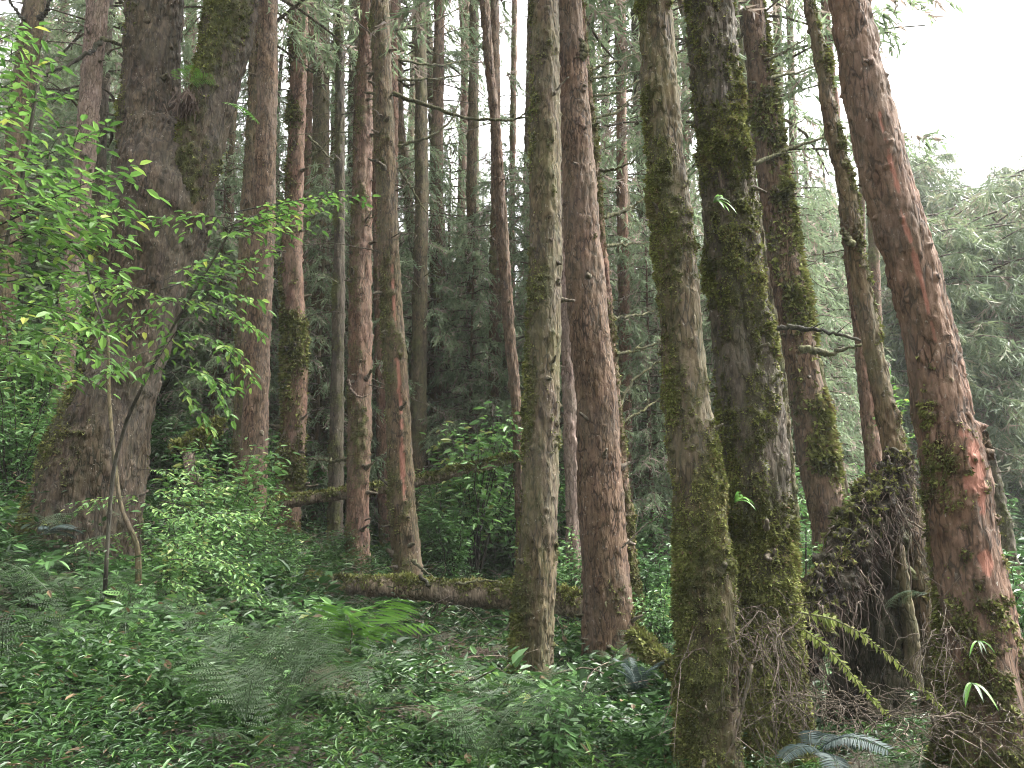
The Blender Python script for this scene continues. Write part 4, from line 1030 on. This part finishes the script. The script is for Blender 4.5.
# dead fronds and rootlets tangled on the side of the thick mossy tree, and dry twigs on the ground
def tangle(name, label, cat, centre, spreadv, n, seed, L=(0.25, 0.8), hang=0.8, mat=M_ROOT, r=(0.0018, 0.0045), part='strand', outward=(0, -0.3, 0)):
    rng = np.random.default_rng(seed)
    t = thing(name, label, cat, centre)
    for k in range(n):
        p = rng.normal(size=3) * spreadv
        l = rng.uniform(*L)
        d = unit(rng.normal(size=3) * [1, 0.7, 0.4] + np.array(outward))
        q = np.linspace(0, 1, 12)[:, None]
        P = p + d * l * 0.7 * q + np.array([0, 0, -1.0]) * hang * l * q ** 1.7 + np.cumsum(rng.normal(size=(12, 3)) * 0.012 * l / 0.5, 0)
        tb = [tube(P, np.linspace(1, 0.4, 12) * rng.uniform(*r), 5)]
        for j in range(rng.integers(0, 4)):
            jj = rng.integers(2, 11)
            tb.append(tube(P[jj] + (d * 0.5 + rng.normal(size=3) * 0.6) * l * 0.3 * np.linspace(0, 1, 5)[:, None], np.linspace(0.0022, 0.001, 5), 4))
        V, F = join(tb)
        link(part, mesh(part, V, F, mat if rng.random() < 0.7 else M_TWIG, True), None, t)
    return t
tangle('root_tangle', 'tangle of pale hanging rootlets on the flank of the thick dark mossy tree', 'roots', at(755, 628, 5.5), [0.16, 0.10, 0.10], 60, 31, (0.25, 0.75), 0.9)
tangle('root_tangle', 'small tangle of reddish rootlets on the inner side of the large leaning tree', 'roots', at(940, 640, 5.15), [0.07, 0.06, 0.12], 34, 32, (0.2, 0.5), 0.8)
tangle('twig_heap', 'heap of dry grey twigs at the foot of the large leaning tree', 'twigs', at(925, 722, 5.0), [0.35, 0.2, 0.05], 70, 33, (0.25, 0.8), 0.15, M_TWIG, part='twig')
tangle('twig_heap', 'brown dry twigs and fronds under the drooping yellow green fronds', 'twigs', at(840, 705, 5.6), [0.4, 0.3, 0.06], 70, 34, (0.2, 0.7), 0.2, M_TWIG, part='twig')
tangle('twig_heap', 'brushwood of dark bare twigs below the fallen log', 'twigs', at(425, 665, 8.2), [0.5, 0.3, 0.06], 50, 35, (0.3, 0.9), -0.1, M_TWIG, part='twig')
tangle('twig_heap', 'thin reddish twigs on the slope behind the fallen log end', 'twigs', at(285, 545, 12.4), [0.5, 0.3, 0.1], 40, 36, (0.3, 0.9), 0.1, M_TWIG, part='twig')

def stick(label, pts, Y, w, dY=0.0, mat=M_TWIG, seed=0, twigs=2):
    P = at(*pts[0], Y)
    t = thing('fallen_branch', label, 'branch', P)
    branch_part(t, P, pts, Y, w, dY, mat, twigs, seed, 'stick')
stick('curved bare branch arching over the ferns between the two central trees', [(552, 675), (580, 668), (598, 670), (618, 684)], 7.8, 2.6)
stick('thin pale twig slanting in the undergrowth near the lime fern', [(330, 665), (350, 678), (372, 696)], 6.6, 2.2, seed=3)
stick('forked reddish twig under the fallen log', [(428, 660), (440, 650), (466, 640)], 8.6, 3, seed=4)
stick('pale straight stick lying before the broad grey green fern', [(60, 724), (90, 712), (110, 700)], 5.2, 3.2, seed=5)
stick('pale broken stick by the dark foot of the giant', [(72, 600), (82, 588), (88, 582)], 7.2, 3.5, mat=BARK['pale'], seed=6)
stick('long thin hanging stem from the reddish tree to the mossy branch', [(622, 548), (640, 530), (664, 512)], 9.0, 2, seed=7)
stick('bent root stick standing from the dry twig heap', [(932, 716), (938, 735), (934, 760)], 4.9, 4, mat=M_ROOT, seed=8)
stick('thin looping vine above the dry twig heap', [(936, 718), (960, 712), (990, 728), (1022, 750)], 4.8, 2.2, mat=M_ROOT, seed=9)
stick('pale bare stem standing in front of the thick dark mossy tree', [(752, 665), (744, 700), (735, 738), (722, 764)], 5.0, 3.5, mat=M_ROOT, seed=10)

# ------------------------------------------------------------------ shrubs
def shrub_mesh(seed, H=1.3, W=0.8, n=900, leaf=0.07, mat=M_SHRUB, vm=0.45):
    rng = np.random.default_rng(seed)
    stems, C, D, v = [], [], [], []
    ns = 26
    for k in range(ns):
        az = rng.uniform(0, 6.28); l = H * rng.uniform(0.55, 1.05); lean = W * rng.uniform(0.1, 0.8) / H
        o = np.array([math.cos(az), math.sin(az), 0])
        q = np.linspace(0, 1, 10)[:, None]
        P = o * l * lean * q ** 1.4 + np.array([0, 0, 1.0]) * l * (q - 0.15 * q * q) + np.cumsum(rng.normal(size=(10, 3)) * 0.015, 0)
        stems.append(tube(P, np.linspace(0.008, 0.002, 10), 4))
        m = n // ns
        u = rng.uniform(0.25, 1, m) ** 0.7
        B = np.stack([np.interp(u, q[:, 0], P[:, i]) for i in range(3)], 1)
        a2 = rng.uniform(0, 6.28, m)
        d = np.stack([np.cos(a2), np.sin(a2), rng.normal(size=m) * 0.3], 1)
        C.append(B + d * rng.uniform(0, 0.16, (m, 1)) * W); D.append(d); v.append(np.clip(rng.normal(vm + rng.normal() * 0.12, 0.14, m), 0, 1))
    C = np.concatenate(C); D = np.concatenate(D); v = np.concatenate(v); n = len(C)
    L = leaf * rng.uniform(0.6, 1.3, n)
    Vl, Fl, vl = leaves(C, D, np.array([0, 0, 1.0]) + rng.normal(size=(n, 3)) * 0.45, L, L * 0.42, v, 0.2, 0.2)
    Vs, Fs = join(stems)
    return mesh('foliage', Vl, Fl, mat, False, v=vl), mesh('stems', Vs, Fs, M_DSTEM)
SHR = [shrub_mesh(200 + s, 1.2 + 0.2 * s, 0.9, 1500, 0.07 + 0.01 * (s % 2), M_SHRUB, 0.35 + 0.1 * s) for s in range(4)]
SEED = [shrub_mesh(240 + s, 1.3, 1.0, 320 + 120 * s, 0.17 + 0.05 * s, M_SHRUB, 0.3 + 0.15 * s) for s in range(3)]
FAR = [shrub_mesh(220 + s, 2.4 + 0.3 * s, 1.7, 2600, 0.15, M_PALE, 0.45) for s in range(3)]

def shrub(label, px, Y, kind, s, seed, group=None):
    P = ground(px, Y)
    s *= 1.3
    t = thing('shrub', label, 'shrub', P, group, None, seed * 1.7, s)
    a, b = SHR[kind % 4]
    link('foliage', a, None, t); link('stems', b, None, t)
    return t
for k, (lab, px, Y, kd, s) in enumerate([
        ('bright shrub between the giant and the smooth reddish trunk', 215, 9.6, 3, 0.95), ('green shrub below the broken mossy log', 190, 8.6, 2, 0.8), ('shrub at the foot of the smooth reddish trunk', 250, 11.6, 3, 0.7),
        ('low bush behind the moss collared tree', 300, 17.6, 1, 0.9), ('dark bush at the far end of the fallen log', 283, 12.8, 0, 0.6), ('leafy bush beyond the middle of the fallen log', 462, 18.5, 2, 0.8),
        ('pale leaved bush under the long thin pole', 440, 18.5, 3, 0.8), ('bush behind the foot of the lone slender tree', 500, 16.6, 1, 0.6), ('bush filling the gap behind the slim greenish tree', 565, 12.0, 2, 0.9),
        ('dark bush between the reddish and the lichen patched trees', 652, 11.0, 0, 1.0), ('green bush behind the mossy branch', 665, 9.4, 2, 0.6), ('bush beside the thin mossy stem', 800, 10.4, 2, 0.8),
        ('bush under the shaggy leaning tree', 835, 12.2, 1, 1.0), ('dim bush past the foot of the large leaning tree', 1015, 9.0, 0, 1.1), ('tall bush on the bank behind the giant', 8, 11.5, 2, 1.2),
        ('bush on the bank at the very edge near the giant', -75, 9.6, 1, 0.9), ('light bush high on the bank over the giant foot', 15, 12.5, 3, 1.6), ('bush behind the pale pinkish trunk', 75, 15.5, 3, 1.7),
        ('low bush under the grey fern by the giant foot', -55, 6.6, 1, 0.45), ('fresh green bush on the inner side of the giant foot', 168, 7.6, 3, 0.55), ('bush with small leaves under the crooked sapling', 230, 8.2, 1, 0.6), ('round bush before the smooth reddish trunk', 275, 9.8, 2, 0.6),
        ('bush in the dim gap near the greenish trunk', 330, 17.4, 1, 1.3), ('bush at the foot of the thin dark pole', 335, 14.0, 0, 0.7)]):
    shrub(lab, px, Y, kd, s, k)
rg = np.random.default_rng(301)
for k in range(46):
    if k < 28: px, Y, s = rg.uniform(-30, 330), rg.uniform(5.0, 9.8), rg.uniform(0.35, 0.62)
    else: px, Y, s = rg.uniform(330, 690), rg.uniform(5.2, 7.4), rg.uniform(0.24, 0.4)
    P = ground(px, Y)
    t = thing('seedling', 'low leafy seedling standing up out of the ground leaves', 'plant', P, 'leafy seedlings in the undergrowth', None, rg.uniform(0, 6), s)
    a, b = SEED[k % 3]
    link('foliage', a, None, t); link('stems', b, None, t)
rg = np.random.default_rng(300)
for k in range(80):
    Y = rg.uniform(14.5, 30); px = rg.uniform(-60, 1090)
    P = ground(px, Y)
    s = rg.uniform(1.0, 2.2)
    t = thing('shrub', 'dim low bush in the shade between the distant trunks', 'shrub', P, 'dim bushes between the distant trunks', None, rg.uniform(0, 6), s)
    a, b = SHR[k % 4]
    link('foliage', a, None, t); link('stems', b, None, t)
for k in range(14):
    P = ground(rg.uniform(-120, 130), rg.uniform(14, 24))
    t = thing('tall_bush', 'tall light green bush on the bank behind the giant forked tree', 'bush', P, 'tall light bushes on the bank behind the giant', None, rg.uniform(0, 6), rg.uniform(1.2, 2.3))
    a, b = FAR[k % 3]
    link('foliage', a, None, t); link('stems', b, None, t)

# ------------------------------------------------------------------ distant conifers and the far slope
def bgtrunk(seed):
    rng = np.random.default_rng(seed)
    z = np.arange(-0.5, 19.3, 0.35)
    Pq = np.stack([0.05 * np.sin(z * 0.4 + seed), 0.05 * np.cos(z * 0.33 + seed), z], 1)
    r = np.interp(z, [-0.5, 0.5, 3, 21], [0.27, 0.22, 0.19, 0.05])
    V, D, ms, red, wht, F = trunk_geo(Pq, r, 20, 400 + seed, 0.0, (-0.4, -0.2), 0, 0.08, 1.0, 0.3, 16)
    return mesh('trunk', V, F, BARK[['brown', 'red', 'grey', 'dark'][seed % 4]], True, moss=ms, red=red, white=wht)
BGT = [bgtrunk(s) for s in range(4)]
rg = np.random.default_rng(17)
placed = []
def conifer(P, k, s, crown_z, label, group, cs=1.0):
    t = thing('conifer', label, 'tree', P, group, None, rg.uniform(0, 6.28), s)
    link('trunk', BGT[k % 4], None, t)
    for nm, me in (('crown', CROWNS[k % 5][0]), ('limbs', CROWNS[k % 5][1])):
        o = link(nm, me, None, t); o.location = (0, 0, crown_z); o.scale = (cs, cs, (20.5 - crown_z) / 12.0)
    return t
k = 0
tries = 0
while k < 66 and tries < 6000:
    tries += 1
    Y = 20.5 + 42 * rg.random() ** 1.1
    px = rg.uniform(-160, 1180)
    if px > 845: continue
    if px > 780 and Y < 30: continue
    P = ground(px, Y)
    if any((P[0] - q[0]) ** 2 + (P[1] - q[1]) ** 2 < (1.6 + Y * 0.02) ** 2 for q in placed): continue
    s = rg.uniform(0.45, 0.8) if Y > 21 else rg.uniform(0.75, 1.1)
    if px > 845:                                            # keep the open sky over the slope
        lim = at(px, 175 + 30 * rg.random(), Y)[2] - P[2]
        s = min(s, lim / 20.5)
        if s < 0.3: continue
    if 380 < px < 660 or 170 < px < 300: s *= 0.8
    placed.append(P)
    cz = rg.uniform(0.6, 4.5) if Y > 21 else rg.uniform(4, 9)
    conifer(P, k, s, cz, 'grey green conifer among the distant trees', 'misty conifers in the distance', 1.0 + 0.25 * rg.random())
    k += 1
for k, (px, Y, sc_) in enumerate([(312, 17.5, 0.9), (345, 20, 1.15), (415, 18.5, 1.0), (445, 21.5, 1.2), (470, 18, 0.85), (505, 19.5, 1.1), (535, 18.2, 1.0), (590, 17, 1.05), (632, 18.5, 1.15), (655, 16.5, 0.8), (680, 19.5, 1.1),
                                 (745, 17.5, 1.0), (775, 19.5, 1.15), (815, 18, 1.05), (845, 21, 1.0), (230, 19, 1.1), (205, 17, 0.9), (150, 20, 1.2), (60, 18.5, 1.1), (110, 22, 1.2), (10, 20, 1.2), (380, 23, 1.3)]):
    P = ground(px, Y)
    t = thing('young_conifer', 'slender feathery conifer with drooping grey green sprays between the trunks', 'tree', P, 'feathery conifers between the trunks', None, k * 1.3, sc_ * 0.86)
    c, l = FEATH[k % 3]
    o = link('crown', c, None, t); o.location = (0, 0, 0.8 + 0.3 * (k % 4)); o2 = link('limbs', l, None, t); o2.location = o.location
    q = link('trunk', BGT[k % 4], None, t); q.scale = (0.35, 0.35, 0.53)
# small trees and bushes that clothe the slope
n = 0
for _ in range(420):
    Y = rg.uniform(27, 64); px = rg.uniform(-120, 1150)
    P = ground(px, Y)
    if n >= 290: break
    n += 1
    if n % 2:
        s = rg.uniform(0.7, 1.25) if px < 840 else rg.uniform(1.3, 2.3)
        t = thing('young_conifer', 'small pale conifer growing on the far slope', 'tree', P, 'small conifers on the far slope', None, rg.uniform(0, 6), s)
        c, l = SMALLC[n % 4]
        link('crown', c, None, t); link('trunk', l, None, t)
    else:
        t = thing('slope_bush', 'pale bush growing on the far slope', 'bush', P, 'pale bushes on the far slope', None, rg.uniform(0, 6), rg.uniform(0.8, 1.5))
        a, b = FAR[n % 3]
        link('foliage', a, None, t); link('stems', b, None, t)

# ------------------------------------------------------------------ undergrowth that nobody could count
def undergrowth():
    rng = np.random.default_rng(9)
    Cs, Ds, Ns, Ls, Ws, Vs_ = [], [], [], [], [], []
    for (ya, yb, npl, sc_, nl) in ((2.6, 6.5, 7000, 0.9, 13), (6.5, 10, 8000, 1.1, 13), (10, 17, 9500, 1.6, 12), (17, 32, 8500, 2.8, 11)):
        y = np.sqrt(rng.uniform(ya ** 2, yb ** 2, npl)); x = (rng.uniform(-0.72, 0.70, npl)) * y * 1.02
        z = terrain(x, y)
        Q = np.stack([x, y, 0 * x], 1)
        hh = np.clip(0.26 + 0.22 * fbm(Q * 0.9, 3, 3), 0.08, 0.6) * 1.35 * (1.0 + 0.25 * (sc_ - 1)) * np.where(y < 14, 0.55 + 0.75 * sstep(-x, 0.2, 2.2), 1.0)
        hh = hh * np.where(rng.random(npl) < 0.12, rng.uniform(1.3, 2.0, npl), 1.0)
        dens = fbm(Q * 0.7, 11, 3)
        bare = sstep(fbm(Q * 1.1, 41, 3), 0.35, 0.55)
        bare = bare * sstep(x, -2.0, 0.5)
        rightdry = np.exp(-((x - 2.6) / 1.0) ** 2 - ((y - 5.4) / 1.4) ** 2)
        keep = rng.random(npl) < np.clip(0.95 + 0.5 * dens - 0.85 * rightdry - 0.9 * bare, 0.04, 1)
        x, y, z, hh, Q = x[keep], y[keep], z[keep], hh[keep], Q[keep]
        m = len(x)
        tone = np.clip(0.40 + 0.30 * fbm(Q * 0.8, 21, 3) + rng.normal(size=m) * 0.16, 0.02, 0.93)
        big = rng.random(m)
        lsz = sc_ * np.where(big < 0.15, rng.uniform(0.08, 0.12, m), rng.uniform(0.035, 0.07, m))
        asp = rng.uniform(0.32, 0.6, m)
        spc = fbm(Q * 0.75, 31, 3) + rng.normal(size=m) * 0.15
        lsz = lsz * (1 + 0.9 * sstep(spc, 0.15, 0.45)); asp = np.where(spc < -0.22, asp * 0.42, asp)
        for j in range(nl):
            u = (j + rng.random(m)) / nl
            a = j * 2.4 + rng.normal(size=m) * 0.5 + x * 50
            rad = hh * (0.2 + 0.32 * rng.random(m))
            C = np.stack([x + np.cos(a) * rad * 0.6 + rng.normal(size=m) * 0.03, y + np.sin(a) * rad * 0.6 + rng.normal(size=m) * 0.03, z + hh * (0.15 + 0.85 * u ** 0.7)], 1)
            el = rng.normal(size=m) * 0.3 + 0.1 + 0.3 * u
            D = np.stack([np.cos(a) * np.cos(el), np.sin(a) * np.cos(el), np.sin(el)], 1)
            Cs.append(C); Ds.append(D); Ns.append(np.array([0, 0, 1.0]) + rng.normal(size=(m, 3)) * 0.35)
            l = lsz * rng.uniform(0.7, 1.25, m) * (1.1 - 0.3 * u)
            Ls.append(l); Ws.append(l * asp)
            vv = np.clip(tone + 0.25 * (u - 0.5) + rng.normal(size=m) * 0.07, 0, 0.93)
            dead = rng.random(m) < 0.03
            Vs_.append(np.where(dead, rng.uniform(0.955, 1, m), vv))
    C = np.concatenate(Cs); D = np.concatenate(Ds)
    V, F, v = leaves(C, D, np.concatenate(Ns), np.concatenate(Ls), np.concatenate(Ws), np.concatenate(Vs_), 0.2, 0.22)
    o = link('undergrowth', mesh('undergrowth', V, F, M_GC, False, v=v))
    o['kind'] = 'stuff'; o['label'] = 'dense low green leaves covering the forest floor'
undergrowth()

def dry_stems():
    rng = np.random.default_rng(19)
    tb = []
    for k in range(700):
        y = math.sqrt(rng.uniform(36, 260)); x = rng.uniform(-0.65, 0.62) * y
        z = float(terrain(x, y))
        l = rng.uniform(0.2, 0.9) * (1 + y / 25)
        el = rng.uniform(-0.1, 0.9); a = rng.uniform(0, 6.28)
        d = np.array([math.cos(a) * math.cos(el), math.sin(a) * math.cos(el), math.sin(el)])
        q = np.linspace(0, 1, 6)[:, None]
        P = np.array([x, y, z + rng.uniform(0.05, 0.4)]) + d * l * q - np.array([0, 0, 0.3]) * l * q * q + np.cumsum(rng.normal(size=(6, 3)) * 0.02 * l, 0)
        tb.append(tube(P, np.linspace(1, 0.4, 6) * rng.uniform(0.002, 0.006) * (1 + y / 20), 4))
    V, F = join(tb)
    o = link('dry_twig_litter', mesh('dry_twig_litter', V, F, M_TWIG))
    o['kind'] = 'stuff'; o['label'] = 'dry twigs and dead stems scattered all through the undergrowth'
dry_stems()

for k in range(14):
    P = ground(rg.uniform(90, 340), rg.uniform(5.0, 7.6)); P[2] += rg.uniform(0.25, 0.4)
    fern('arching grey green fern standing above the leaves of the bank', P, 'green', 700 + k, 5, rg.uniform(0.7, 0.95), pitch=0.45, group='arching ferns on the leafy bank')
# bracken and seedlings scattered through the undergrowth
for k in range(44):
    Y = rg.uniform(4.6, 9.5); px = rg.uniform(-20, 330) if k < 32 else rg.uniform(330, 700)
    P = ground(px, Y); P[2] += 0.18
    fern('grey green bracken fern half sunk in the undergrowth', P, 'dead' if k % 6 == 5 else 'green', 500 + k, 4, rg.uniform(0.5, 0.95), pitch=0.62, group='bracken ferns in the undergrowth')
